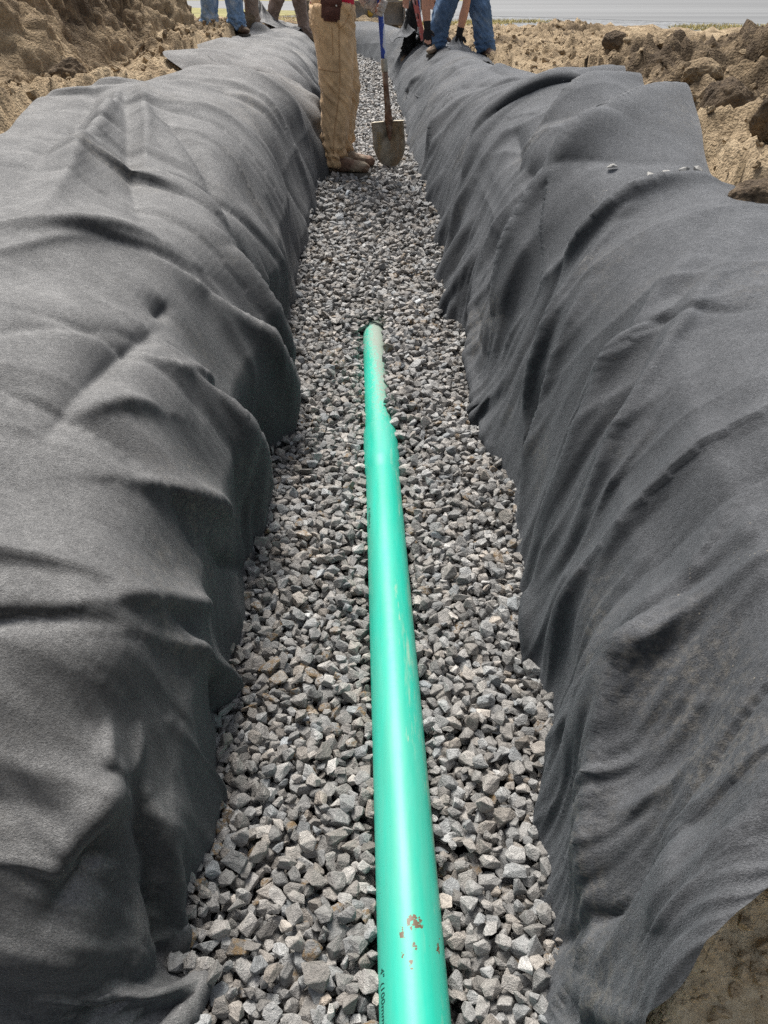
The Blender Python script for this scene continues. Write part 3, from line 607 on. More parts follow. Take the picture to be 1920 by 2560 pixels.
# ---------------------------------------------------------------- pipes
def mat_pipe():
    k = NT('green_pvc'); v = k.co()
    n = k.noise(k.co((30, 2.0, 30)), 1, 4, .6)
    col = k.mix(k.ramp(n, (.3, 0.0), (.7, 1.0)), (.010, .43, .30), (.024, .52, .385))
    film = k.math('MULTIPLY', k.ramp(k.noise(k.co((14, 1.6, 14), (0, 0, .1)), 1, 6, .7), (.42, 0.0), (.70, 1.0)), .34)
    col = k.mix(film, col, (.20, .40, .33))
    # scuffs and mud along the right flank, grey stone dust at the buried end
    sep = k.n('SeparateXYZ'); k.t.links.new(k.co(), sep.inputs[0])
    flank = k.attr('flank'); dust = k.attr('dust')
    sc = k.math('MULTIPLY', k.ramp(k.noise(k.co((26, 3.2, 26), (0, 0, .25)), 1, 5, .7), (.53, 0.0), (.66, 1.0)), flank)
    col = k.mix(k.math('MULTIPLY', sc, .80), col, (.38, .46, .34))
    dd = k.math('ADD', dust, k.math('MULTIPLY', k.math('SUBTRACT', k.noise(k.co((90, 40, 90), (0, 0, .8)), 1, 7, .85), .5), 3.4))
    dd = k.ramp(dd, (.22, 0.0), (.85, 1.0)); dd = k.math('MULTIPLY', dd, k.ramp(dust, (.0, 0.0), (.12, 1.0)))
    col = k.mix(k.math('MULTIPLY', dd, .82), col, (.33, .305, .27))
    spk = k.math('MULTIPLY', k.ramp(k.vor(v, 130), (0, 1.0), (.10, 1.0), (.13, 0.0)), k.ramp(k.noise(v, 14, 4, .7), (.56, 0.0), (.64, 1.0)))
    col = k.mix(k.math('MULTIPLY', spk, .75), col, (.06, .06, .035))
    mud = k.ramp(k.attr('mud'), (.42, 0.0), (.5, 1.0))
    col = k.mix(mud, col, (.12, .075, .038))
    rough = k.math('ADD', k.ramp(n, (.3, .38), (.7, .48)), k.math('MULTIPLY', k.math('ADD', dd, sc), .45))
    k.p(Base_Color=col, Roughness=rough, Specular_IOR_Level=.42, Normal=k.bump(k.math('ADD', k.noise(v, 30, 3, .5), k.math('MULTIPLY', dd, 1.2)), .12, .004))
    return k.m
M['pipe'] = mat_pipe()
def pipe_mesh(name, y0, y1, prof, parent=None, ny=400, na=120):
    ys = np.concatenate([np.linspace(y0, .5, 40)[:-1], np.linspace(.5, .75, 200)[:-1], np.linspace(.75, 2.32, 200)[:-1], np.linspace(2.32, 2.40, 60)[:-1], np.linspace(2.40, y1, 180)]); ny = len(ys); a = np.linspace(0, 2 * math.pi, na, endpoint=False)
    r = prof(ys)
    Y, A = np.meshgrid(ys, a, indexing='ij'); Rr = r[:, None]
    X = pipe_x(Y) + Rr * np.sin(A); Z = PIPE_Z + Rr * np.cos(A)
    V = np.stack([X, Y, Z], -1).reshape(-1, 3)
    i = np.arange(ny - 1)[:, None] * na; j = np.arange(na)[None, :]; j2 = (j + 1) % na
    F = np.stack([i + j, i + na + j, i + na + j2, i + j2], -1).reshape(-1, 4)
    an = np.where(A > math.pi, A - 2 * math.pi, A)      # -pi..pi, 0 on top, + to the right
    flank = smooth(.15, .75, an) * (1 - smooth(2.2, 2.6, Y) * .5)
    dust = smooth(2.42, 2.16, -Y + 4.55) * 0
    dust = smooth(2.15, 2.75, Y) * (.05 + .72 * smooth(-.75, .30, an)) + smooth(2.85, 3.2, Y) * .38
    mud = np.zeros_like(Y)
    for (py, pa, sy, sa, w) in ((.645, .10, .012, .22, 1), (.640, .26, .007, .12, .9), (.628, -.28, .010, .10, .9), (.606, .06, .007, .09, .8), (.583, -.06, .010, .07, .8), (.596, -.30, .006, .06, .7), (.612, .86, .012, .10, .75), (.628, .97, .008, .07, .7)):
        mud = np.maximum(mud, w * np.exp(-((Y - py) / sy) ** 2 - ((an - pa) / sa) ** 2))
    mud = mud * (1.0 + 1.3 * fbm(an * 14 + 3, Y * 170, 4, 70, .65))
    fl = flank
    for (ya, aa, yb, ab, w) in ((.86, .28, .78, .70, .05), (1.50, .22, 1.36, .30, .035), (1.30, .18, 1.22, .26, .03), (1.12, .25, 1.0, .33, .05)):
        tpar = np.clip((Y - ya) / (yb - ya), 0, 1); fl = fl + 2.2 * np.exp(-((an - (aa + (ab - aa) * tpar)) / (w * 1.6)) ** 2) * ((Y - ya) / (yb - ya) > -.02) * ((Y - ya) / (yb - ya) < 1.02)
    return mesh_np(name, V, F, M['pipe'], parent, attrs={'flank': np.clip(fl, 0, 2).ravel(), 'dust': dust.ravel(), 'mud': mud.ravel()})
bell = lambda y: PIPE_R + .0050 * smooth(2.06, 2.14, y) - .0070 * smooth(2.355, 2.367, y)
pipe = pipe_mesh('drain_pipe', -.35, 4.0, bell)
tag(pipe, 'long green plastic drain pipe laid along the gravel, its far end buried', 'pipe')

# ---------------------------------------------------------------- gravel
def stone_proto(seed, n, bevel):
    r = np.random.default_rng(seed)
    bm = bmesh.new()
    p = r.normal(size=(n, 3)); p /= np.linalg.norm(p, axis=1, keepdims=True)
    p = np.sign(p) * np.abs(p) ** .75
    p *= (.82 + .3 * r.random((n, 1)))
    p += r.normal(size=(n, 3)) * .07
    for q in p: bm.verts.new(q)
    g = bmesh.ops.convex_hull(bm, input=bm.verts)
    bmesh.ops.delete(bm, geom=[e for e in g['geom_interior'] if isinstance(e, bmesh.types.BMVert)], context='VERTS')
    bmesh.ops.dissolve_limit(bm, angle_limit=.16, verts=bm.verts, edges=bm.edges)
    if bevel:
        bmesh.ops.bevel(bm, geom=list(bm.edges), offset=.055, segments=1, profile=.6, affect='EDGES', clamp_overlap=True)
        bmesh.ops.triangulate(bm, faces=[f for f in bm.faces if len(f.verts) > 4])
        bmesh.ops.subdivide_edges(bm, edges=[e for e in bm.edges if e.calc_length() > .55], cuts=1, use_grid_fill=False)
        bm.normal_update()
        for v in bm.verts:
            c = v.co; v.co = c + c.normalized() * .05 * float(fbm(c.x * 1.9 + seed, c.y * 1.9 + c.z * 1.3, 2, seed % 7))
    bmesh.ops.triangulate(bm, faces=bm.faces)
    V = np.array([v.co[:] for v in bm.verts], np.float32); bm.verts.index_update()
    F = np.array([[v.index for v in f.verts] for f in bm.faces], np.int32); bm.free()
    V /= np.abs(V).max(0)
    return V, F
PROT_N = [stone_proto(100 + i, 13 + i % 6, True) for i in range(26)]
PROT_F = [stone_proto(300 + i, 11, False) for i in range(14)]

def gravel_target(x, y):
    T = gravel_z(y) + .010 * perlin(x * 3, y * 3, 80) + .006 * perlin(x * 9, y * 9, 81)
    px = pipe_x(y); dx = x - px
    rightcov = smooth(2.20, 2.50, y) * (1 - smooth(3.3, 3.8, y))
    T = T + rightcov * .046 * smooth(.0, .05, dx) * (1 - smooth(.12, .34, dx))
    T = T - .012 * np.exp(-(dx / .09) ** 2) * (1 - smooth(2.0, 3.0, y))
    exposed = (1 - smooth(3.22, 3.34, y)) * smooth(2.0, 2.3, y)
    T = np.where((dx > -.075) & (dx < .022 + .022 * smooth(2.6, 3.15, y) + .010 * perlin(y * 9, 0 * y, 83)), T * (1 - exposed) + exposed * np.minimum(T, .018), T)
    T = T - exposed * .018 * np.exp(-((dx + .10) / .07) ** 2)
    wall = np.minimum(x - foot_l(y), foot_r(y) - x)
    T = T + .016 * np.exp(-(wall / .05) ** 2)
    return T

def deposit(x0, x1, y0, y1, cell, n, amin, amax, seed):
    r = np.random.default_rng(seed)
    nx, ny = int((x1 - x0) / cell) + 1, int((y1 - y0) / cell) + 1
    xs = x0 + np.arange(nx) * cell; ys = y0 + np.arange(ny) * cell
    XX, YY = np.meshgrid(xs, ys, indexing='ij')
    T = gravel_target(XX, YY); Hh = T - .045
    rb = bell(YY) ; dx = XX - pipe_x(YY)
    top = np.where(np.abs(dx) < rb, PIPE_Z + np.sqrt(np.clip(rb ** 2 - dx ** 2, 0, None)), -9)
    Hh = np.where(YY < 4.0, np.maximum(Hh, top), Hh)
    ok = (XX > foot_l(YY) - .05) & (XX < foot_r(YY) + .05)
    out = []
    iy_ok = [np.nonzero(ok[:, j])[0] for j in range(ny)]
    for _ in range(n):
        best = None
        for c in range(7):
            j = int(r.integers(2, ny - 2)); row = iy_ok[j]
            if not len(row): continue
            i = int(row[r.integers(len(row))])
            d = Hh[i, j] - T[i, j]
            if best is None or d < best[0]: best = (d, i, j)
        if best is None: continue
        d, i, j = best
        if d > -.004: continue
        a = amin + (amax - amin) * r.random() ** 1.5
        if r.random() < .04: a *= 1.35
        b = a * (.62 + .3 * r.random()); c_ = a * (.42 + .33 * r.random())
        k = max(1, int(.5 * (a + b) / cell))
        sl = (slice(max(0, i - k), i + k + 1), slice(max(0, j - k), j + k + 1))
        hh = Hh[sl]; dd = ((XX[sl] - xs[i]) ** 2 + (YY[sl] - ys[j]) ** 2) / (.25 * (a + b) ** 2)
        m = dd < 1
        if not m.any(): continue
        vals = hh[m]
        base = .45 * vals.max() + .55 * vals.mean()
        if abs(xs[i] - pipe_x(ys[j])) < .05 and ys[j] < 2.25: continue
        if base + c_ * .55 > T[i, j] + .016: continue
        z = base + c_ * .55
        Hh[sl] = np.where(m, np.maximum(hh, z + c_ * np.sqrt(np.clip(1 - dd, 0, 1)) * .85), hh)
        out.append((xs[i] + r.normal() * cell * .3, ys[j] + r.normal() * cell * .3, z, a, b, c_))
    return np.array(out)

def stones_mesh(D, protos, seed):
    r = np.random.default_rng(seed); n = len(D)
    pid = r.integers(len(protos), size=n)
    Vs, Fs, Cs, Ms = [], [], [], []; off = 0
    az = r.random(n) * 2 * math.pi; t1 = r.normal(size=n) * .42; t2 = r.normal(size=n) * .42
    base = np.stack([.362 + 0 * az, .349 + 0 * az, .330 + 0 * az], 1)
    val = np.exp(r.normal(size=n) * .24 - .04); warm = r.normal(size=n) * .035
    col = base * val[:, None] * np.stack([1 + warm, 1 + 0 * warm, 1 - warm], 1)
    lightc = r.random(n) < .03; col[lightc] = np.array([.42, .42, .41]) * (.8 + .4 * r.random((lightc.sum(), 1)))
    mud = (r.random(n) < .035 + .22 * (perlin(D[:, 0] * 4, D[:, 1] * 4, 90) > .38)).astype(float)
    for p in range(len(protos)):
        s = np.nonzero(pid == p)[0]
        if not len(s): continue
        V, F = protos[p]
        W = V[None] * D[s][:, None, 3:6]
        ca, sa = np.cos(t1[s])[:, None], np.sin(t1[s])[:, None]
        y, z = W[..., 1] * ca - W[..., 2] * sa, W[..., 1] * sa + W[..., 2] * ca; x = W[..., 0]
        ca, sa = np.cos(t2[s])[:, None], np.sin(t2[s])[:, None]
        x, z = x * ca + z * sa, -x * sa + z * ca
        ca, sa = np.cos(az[s])[:, None], np.sin(az[s])[:, None]
        x, y = x * ca - y * sa, x * sa + y * ca
        X = np.stack([x, y, z], -1) + D[s][:, None, :3]
        Vs.append(X.reshape(-1, 3)); k = len(V)
        Fs.append((F[None] + (off + np.arange(len(s)) * k)[:, None, None]).reshape(-1, 3)); off += len(s) * k
        Cs.append(np.repeat(col[s], k, 0)); Ms.append(np.repeat(mud[s], k))
    return np.concatenate(Vs), np.concatenate(Fs), np.concatenate(Cs), np.concatenate(Ms)
D1 = deposit(-.56, .52, .22, 4.3, .004, 17000, .0105, .0215, 1)
D2 = deposit(-1.30, .45, 4.2, 15.2, .008, 22000, .014, .026, 2)
print('stones', len(D1), len(D2))
a1 = stones_mesh(D1, PROT_N, 5); a2 = stones_mesh(D2, PROT_F, 6)
V = np.concatenate([a1[0], a2[0]]); F = np.concatenate([a1[1], a2[1] + len(a1[0])])
# a dark bed of fines below the stones, part of the same loose fill
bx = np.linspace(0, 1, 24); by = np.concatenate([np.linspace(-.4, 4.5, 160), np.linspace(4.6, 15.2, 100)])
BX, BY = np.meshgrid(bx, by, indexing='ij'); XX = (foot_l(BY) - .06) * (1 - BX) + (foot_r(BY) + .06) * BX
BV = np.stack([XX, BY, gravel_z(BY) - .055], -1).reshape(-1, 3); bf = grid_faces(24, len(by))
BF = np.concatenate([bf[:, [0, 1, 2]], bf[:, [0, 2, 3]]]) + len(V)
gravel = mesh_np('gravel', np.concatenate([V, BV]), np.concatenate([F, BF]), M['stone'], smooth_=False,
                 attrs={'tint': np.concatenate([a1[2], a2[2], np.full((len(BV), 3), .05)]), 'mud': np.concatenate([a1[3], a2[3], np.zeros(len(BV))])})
tag(gravel, 'grey crushed limestone gravel filling the trench bottom', 'gravel', kind='stuff')
# ---------------------------------------------------------------- road, shoulder, grass
def sheet(name, pts, z, mat, sub=None):
    bm = bmesh.new(); f = bm.faces.new([bm.verts.new((x, y, z)) for x, y in pts])
    bmesh.ops.triangulate(bm, faces=[f]); o = bm_obj(name, bm, mat)
    return tag(o, None, None, kind='structure')
def mat_road():
    k = NT('worn_asphalt')
    v = k.co((1, 1, 1), (0, 0, math.radians(-54.5)))       # v.y runs across the lanes
    sp = k.n('SeparateXYZ'); k.t.links.new(v, sp.inputs[0])
    st = k.noise(k.co((.02, .42, 1), (0, 0, math.radians(54.5))), 1, 3, .6)
    st2 = k.noise(k.co((.015, .13, 1), (0, 0, math.radians(54.5))), 1, 2, .5)
    g = k.noise(k.co(), 30, 4, .7)
    f = k.math('ADD', k.math('MULTIPLY', st, .5), k.math('ADD', k.math('MULTIPLY', st2, .35), k.math('MULTIPLY', g, .15)))
    col = k.ramp(f, (.36, (.105, .11, .115)), (.50, (.145, .15, .154)), (.62, (.19, .196, .20)))
    k.p(Base_Color=col, Roughness=.75, Specular_IOR_Level=.4, Normal=k.bump(g, .3, .01)); return k.m
M['road'] = mat_road()
M['shoulder'] = mat_plain('grey_road_base', (.20, .208, .215), .9, .8, 6, .9, .03)
M['verge'] = mat_plain('dry_verge', (.26, .24, .09), .95, .5, 1.2, .6, .03, stain=(.32, .28, .14), stain_scale=.6)
EDGE = [(30, 2), (18, 15.5), (10.5, 24.8), (4.9, 33), (-5, 46), (-20, 66), (-60, 110)]
sheet('road', EDGE + [(60, 150), (140, 90), (140, 2)], .572, M['road'])
def shifted(d): return [(x - .8 * d, y - .58 * d) for x, y in EDGE]
sheet('road_shoulder', EDGE[:4] + [(-1, 40.5)] + [(-4, 34)] + shifted(7.0)[:4][::-1], .566, M['shoulder'])
sheet('verge', [(-60, 110), (-20, 66.3), (-5, 46.3), (-1.3, 40.8), (-4.4, 34), (-2.5, 28), (-30, 40), (-80, 100)], .569, M['verge'])
sheet('far_verge', [(-60, 130), (0, 96), (12, 105), (12, 190), (-60, 190)], .578, M['verge'])

def grass(name, spots, mat, seed, label):
    r = np.random.default_rng(seed); V = []; F = []
    for (cx, cy, rx, ry, n, z) in spots:
        for q in range(n):
            a = r.random() * 6.283; d = r.random() ** .5
            x, y = cx + rx * d * math.cos(a), cy + ry * d * math.sin(a)
            h = r.uniform(.03, .10); w = r.uniform(.006, .014); t = r.random() * 6.283; l = r.normal(size=2) * .06
            i = len(V); dx, dy = w * math.cos(t), w * math.sin(t)
            V += [(x - dx, y - dy, z), (x + dx, y + dy, z), (x + .5 * dx + l[0] * .5, y + .5 * dy + l[1] * .5, z + h * .65), (x - .5 * dx + l[0] * .5, y - .5 * dy + l[1] * .5, z + h * .65), (x + l[0] * 1.4, y + l[1] * 1.4, z + h)]
            F.append((i, i + 1, i + 2)); F.append((i, i + 2, i + 3)); F.append((i + 3, i + 2, i + 4))
    o = mesh_np(name, np.array(V), np.array(F), mat); return tag(o, label, 'grass', kind='stuff')
M['grass'] = mat_plain('dry_grass', (.40, .33, .12), .8, .45, 3, .1)
grass('grass', [(8.6, 21.5, 1.7, 2.6, 2600, .56), (2.0, 25.5, 1.6, 1.6, 1500, .57), (3.6, 27, 1.6, 1.2, 900, .57), (-3.5, 30, 2.4, 3.5, 1200, .57)], M['grass'], 3, 'dry yellow grass along the road shoulder')

# ---------------------------------------------------------------- lumps of soil, stones, a stick
def ground_z(x, y):
    i = int(np.clip(np.searchsorted(gx, x), 1, len(gx) - 1)); j = int(np.clip(np.searchsorted(gy, y), 1, len(gy) - 1))
    return float(GZ[i, j])
def cloth_point(P, x, y):
    q = P.reshape(-1, 3); d = np.hypot(q[:, 0] - x, q[:, 1] - y); k = np.argsort(d)[:6]
    return q[k].mean(0)
def clod_mesh(name, size, seed, mat, parent=None, sub=5, rough=1.0, wet_or_lit=.6):
    bm = bmesh.new(); bmesh.ops.create_icosphere(bm, subdivisions=sub, radius=1)
    V = np.array([v.co[:] for v in bm.verts]); F = np.array([[v.index for v in f.verts] for f in bm.faces]); bm.free()
    r = np.random.default_rng(seed)
    for q in range(9):                                   # knock flat faces off
        n = r.normal(size=3); n /= np.linalg.norm(n); c = r.uniform(.62, .9)
        d = V @ n - c; V = V - np.clip(d, 0, None)[:, None] * n * .85
    x, y, z = V.T; s = seed * 3.1
    disp = .10 * fbm(x * 1.5 + s, y * 1.5 + z * 1.1, 3, 1) + rough * (.07 * clods(x + z * .7 + s, y - z * .6, .42, 5, .7) + .05 * ridged(x * 2.6 + s, y * 2.6 + z * 2.2, 3, 7) + .035 * fbm(x * 9 + z * 5 + s, y * 9 - z * 6, 3, 3))
    V = V * (1 + disp)[:, None] * np.array(size)
    return mesh_np(name, V, F, mat, parent, attrs={'wet_or_lit': np.full(len(V), wet_or_lit)})
CL = [  # x, y, half sizes, lift, rotation, seed, mat, wet, label
 (1.42, 3.02, (.13, .10, .11), .05, .5, 1, 'clod', .3, 'dark slab-sided soil clod at the right edge behind the near fabric'),
 (1.10, 2.33, (.115, .085, .06), .045, .2, 2, 'clod', .35, 'cracked brown soil clod resting on the fabric edge, nearest on the right'),
 (1.36, 3.42, (.095, .13, .115), .06, .1, 3, 'clod', .4, 'grey rimmed blocky soil clod beside the folded fabric corner'),
 (1.47, 5.75, (.075, .07, .06), .0, .9, 4, 'clod', .4, 'small dark soil clod behind the farthest folded fabric corner'),
 (1.52, 4.25, (.11, .09, .07), .03, .4, 5, 'soil', .1, 'tan crumbly soil clod in front of the dark dirt mound'),
 (1.75, 5.9, (.10, .08, .07), .03, 1.3, 6, 'clod', .5, 'grey brown soil clod between dirt mound and small dark clod'),
 (1.75, 3.6, (.10, .12, .08), .03, 2.0, 8, 'clod', .3, 'dark soil clod at the right foot of the dirt mound'),
 (-2.42, 5.75, (.21, .19, .17), .02, .3, 9, 'soil', -.2, 'large tan boulder-like soil clod on the left dirt heap'),
 (-2.22, 5.35, (.11, .08, .07), .02, -.5, 10, 'clod', .1, 'long grey soil clod just below the large tan clod'),
 (-1.68, 4.70, (.10, .085, .075), .03, .7, 11, 'clod', .3, 'brown soil clod touching the edge of the left fabric'),
 (-1.80, 11.6, (.16, .12, .12), .05, .2, 12, 'clod', .4, 'brown soil clod on the left bank by the feet of the man in light jeans'),
]
for (x, y, sz, lift, rz, sd, mt, wt, lab) in CL:
    o = clod_mesh('soil_clod', sz, sd, M[mt], sub=5, wet_or_lit=wt)
    o.location = (x, y, max(ground_z(x, y), .55) + lift); o.rotation_euler = (.15 * (sd % 3 - 1), .12 * (sd % 4 - 1.5), rz)
    tag(o, lab, 'soil clod', 'loose clods of dug soil')
# countless crumbs
def crumbs():
    r = np.random.default_rng(21); protos = []
    for q in range(8):
        V, F = stone_proto(500 + q, 12, False); protos.append((V, F))
    Vs, Fs, Ws = [], [], []; off = 0; n = 6800
    for q in range(n):
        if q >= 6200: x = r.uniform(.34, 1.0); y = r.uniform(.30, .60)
        elif q < 3200: y = r.uniform(3.2, 12); x = -1.55 - abs(r.normal()) * 1.1
        else: y = r.uniform(2.2, 16); x = 1.05 + abs(r.normal()) * 1.4
        if x > 3.3 or x < -3.5: continue
        V, F = protos[q % 8]; a = (.009 + .03 * r.random() ** 4) * (1 if q < 6200 else .40)
        R = Matrix.Rotation(r.random() * 6.28, 3, 'Z') @ Matrix.Rotation(r.random() * 3, 3, 'X')
        W = (V * np.array([a, a * .8, a * .65])) @ np.array(R) + np.array([x, y, ground_z(x, y) + a * .1])
        Vs.append(W); Fs.append(F + off); off += len(V); Ws.append(np.full(len(V), r.uniform(-.25, .35) - (1.2 if q >= 6200 else 0)))  # crumbs in the shaded near-right corner are coloured lighter too
    o = mesh_np('loose_soil', np.concatenate(Vs), np.concatenate(Fs), M['soil'], smooth_=False, attrs={'wet_or_lit': np.concatenate(Ws)})
    tag(o, 'loose crumbs of dug soil scattered over both banks', 'loose soil', kind='stuff')
crumbs()
M['pale_stone'] = mat_plain('pale_stone', (.30, .295, .28), .8, .4, 60, .5, .003)
for (x, y, a, el, lab) in [(.945, 2.60, .019, 1.0, 'round pale stone second from the right in the row on the fabric'), (.995, 2.62, .021, 1.0, 'tallest pale stone at the right end of the row on the fabric'),
      (.895, 2.60, .023, 1.5, 'broad flat pale stone in the middle of the row on the fabric'), (.845, 2.62, .018, 1.6, 'pale stone sliver at the left end of the row on the fabric'),
      (.75, 2.73, .018, 1.7, 'single white stone flake on the slope of the right fabric'), (.30, 13.2, .035, 1.5, 'tiny white stone far off on the crest of the right fabric')]:
    V, F = stone_proto(700 + int(x * 1000), 15, True)
    o = mesh_np('stone', V * np.array([a * el * .8, a * .75, a * (.75 if el < 1.4 else .35)]), F, M['pale_stone'], smooth_=False)
    p = cloth_point(PR_, x, y); o.location = (p[0], p[1], p[2] + a * .65); o.rotation_euler = (0, 0, x * 9)
    tag(o, lab, 'stone', 'pale stones lying on the fabric')

# ---------------------------------------------------------------- loft / tube tools
def tube(pts, radii, na=20, cap=True, flat=None):
    """pts (n,3), radii list of (a,b) or r; a along the side axis, b along the other"""
    P = np.array(pts, float); n = len(P); V = []
    T = np.gradient(P, axis=0); T /= np.linalg.norm(T, axis=1, keepdims=True) + 1e-9
    ref = np.array(flat if flat is not None else (0, 1, 0), float)
    ang = np.linspace(0, 2 * math.pi, na, endpoint=False)
    for i in range(n):
        s_ = np.cross(ref, T[i]);
        if np.linalg.norm(s_) < .2: s_ = np.cross((1, 0, 0), T[i])
        s_ /= np.linalg.norm(s_); u_ = np.cross(T[i], s_)
        ra, rb = radii[i] if hasattr(radii[i], '__len__') else (radii[i], radii[i])
        V += [P[i] + ra * math.cos(a) * s_ + rb * math.sin(a) * u_ for a in ang]
    F = []
    for i in range(n - 1):
        for j in range(na): F.append((i * na + j, i * na + (j + 1) % na, (i + 1) * na + (j + 1) % na, (i + 1) * na + j))
    T0, T1 = len(V), len(V) + 1
    V += [P[0], P[-1]]
    tri = []
    for j in range(na):
        tri.append((T0, (j + 1) % na, j)); tri.append((T1, (n - 1) * na + j, (n - 1) * na + (j + 1) % na))
    return np.array(V), F + tri
def resample(pts, rad, step):
    P = np.array(pts, float); R = np.array([r if hasattr(r, '__len__') else (r, r) for r in rad], float)
    n = len(P); u = np.linspace(0, n - 1, max(n, int(np.linalg.norm(np.diff(P, axis=0), axis=1).sum() / step)))
    return catmull(P, u), [tuple(q) for q in catmull(R, u)]
def ellipsoid(c, r, n=14):
    th = np.linspace(0.02, math.pi - .02, n); pts = [(c[0], c[1], c[2] + r[2] * math.cos(t)) for t in th]
    return tube(pts[::-1], [(r[0] * math.sin(t), r[1] * math.sin(t)) for t in th[::-1]], 24)
def fuse(name, parts, voxel, mat, parent=None, smooth_it=3, fold=None, extra_smooth=.5):
    """joins closed shapes into ONE continuous surface"""
    V = []; F = []; off = 0
    for v, f in parts:
        V.append(v); F += [tuple(i + off for i in q) for q in f]; off += len(v)
    me = bpy.data.meshes.new(name); me.from_pydata(np.concatenate(V).tolist(), [], F); me.update()
    bm = bmesh.new(); bm.from_mesh(me); bmesh.ops.recalc_face_normals(bm, faces=bm.faces); bm.to_mesh(me); bm.free()
    o = link(bpy.data.objects.new(name, me), None)
    md = o.modifiers.new('r', 'REMESH'); md.mode = 'VOXEL'; md.voxel_size = voxel
    if smooth_it:
        sm = o.modifiers.new('s', 'SMOOTH'); sm.factor = extra_smooth; sm.iterations = smooth_it
    dg = bpy.context.evaluated_depsgraph_get(); dg.update()
    m2 = bpy.data.meshes.new_from_object(o.evaluated_get(dg)); o.modifiers.clear(); o.data = m2
    nv = len(m2.vertices)
    if fold is not None and nv:
        co_ = np.empty(nv * 3, np.float32); no_ = np.empty(nv * 3, np.float32)
        m2.vertices.foreach_get('co', co_); m2.vertices.foreach_get('normal', no_)
        co_ = co_.reshape(-1, 3); no_ = no_.reshape(-1, 3)
        co_ = co_ + no_ * fold(co_, no_)[:, None]
        m2.vertices.foreach_set('co', co_.astype(np.float32).ravel()); m2.update()
    for p in m2.polygons: p.use_smooth = True
    m2.materials.clear(); m2.materials.append(mat)
    o.parent = parent
    return o

def trouser_fold(ankles, knees, amp=.010, seed=0):
    def f(co_, no_):
        x, y, z = co_.T; ang = np.arctan2(no_[:, 1], no_[:, 0])
        za = min(a[2] for a in ankles); zk = sum(k[2] for k in knees) / len(knees)
        near_c = np.exp(-((z - za - .05) / .09) ** 2); near_k = np.exp(-((z - zk) / .14) ** 2); near_h = np.exp(-((z - zk - .40) / .13) ** 2)
        h = ridged(ang * .55 + seed, z * 13 + ang * 1.3 + seed * 2, 2, seed) * (.30 + 1.5 * near_c + .9 * near_k + .8 * near_h)
        h += 1.0 * perlin(ang * .8 + 3, z * 5 - ang * .9 + seed, seed + 3)
        h += near_c * .8 * np.sin(z * 120 + 3.5 * perlin(ang * 1.2, z * 9, seed))
        return amp * .5 * h
    return f
def leg(hip, knee, ankle, r=(.115, .100, .080, .070, .078), end=.02):
    hip, knee, ankle = map(np.array, (hip, knee, ankle))
    pts = [hip + (hip - knee) * .12, hip, hip * .5 + knee * .5, knee, knee * .45 + ankle * .55, ankle * 1.0 - (ankle - knee) * .06, ankle + (ankle - knee) / np.linalg.norm(ankle - knee) * end]
    rad = [r[0] * 1.02, r[0] * 1.05, r[1], r[2], r[2] * .96, r[3], r[4]]
    return tube(*resample(pts, rad, .025), 26)
def boot(name, ankle, d, ground, parent, mat, sole_mat, L=.30):
    """work boot: upper as one surface, a sole and a lace strip as its pieces"""
    d = np.array([d[0], d[1], 0.]); d /= np.linalg.norm(d); s_ = np.array([-d[1], d[0], 0]); a = np.array(ankle, float)
    heel = np.array([a[0], a[1], ground]) - d * .085
    prof = [(0.0, .026, .050), (.02, .034, .075), (.07, .037, .100), (.12, .037, .105), (.16, .040, .085), (.20, .045, .070), (.245, .046, .062), (.275, .038, .054), (.295, .020, .036)]
    pts = [heel + d * (q * L / .30) + np.array([0, 0, .028 + h * .5]) for q, w_, h in prof]
    parts = [tube(pts, [(h * .5, w_) if False else (w_, h * .52) for q, w_, h in prof], 22, flat=(0, 0, 1))]
    parts.append(tube([heel + d * .075 + np.array([0, 0, .05]), heel + d * .078 + np.array([0, 0, .12]), np.array([a[0], a[1], ground + .20])], [(.044, .040), (.043, .040), (.046, .043)], 20, flat=tuple(s_)))
    up = fuse(name, parts, .0065, mat, parent, 3, fold=lambda c, n: .0035 * perlin(c[:, 0] * 40 + c[:, 1] * 30, c[:, 2] * 45, 9) + .0025 * ridged(c[:, 0] * 25, c[:, 2] * 60 + c[:, 1] * 20, 2, 4))
    bm = bmesh.new(); ring = []
    out = [(-.008, .0), (-.004, .024), (.02, .038), (.08, .041), (.13, .040), (.19, .047), (.25, .048), (.285, .038), (.305, .014)]
    prof2 = [(q, w_) for q, w_ in out] + [(q, -w_) for q, w_ in out[::-1]][:-1]
    for z in (0.0, .012, .030): ring.append([bm.verts.new(heel + d * q * (L / .30) + s_ * w_ * (1.03 if z < .02 else .98) + np.array([0, 0, z - .004])) for q, w_ in prof2])
    for r0, r1 in zip(ring[:-1], ring[1:]):
        for i in range(len(r0)): bm.faces.new((r0[i], r0[(i + 1) % len(r0)], r1[(i + 1) % len(r0)], r1[i]))
    bm.faces.new(ring[0]); bm.faces.new(ring[-1])
    bm_obj('sole', bm, sole_mat, up)
    lace = []
    for q in range(5):
        b = heel + d * (.105 + q * .017) + np.array([0, 0, .140 - q * .0115])
        lace.append(tube([b - s_ * .022 - np.array([0, 0, .006]), b + np.array([0, 0, .003]), b + s_ * .022 - np.array([0, 0, .006])], [.0035] * 3, 8))
    fuse('laces', lace, .0035, M['lace'], up, 0)
    return up
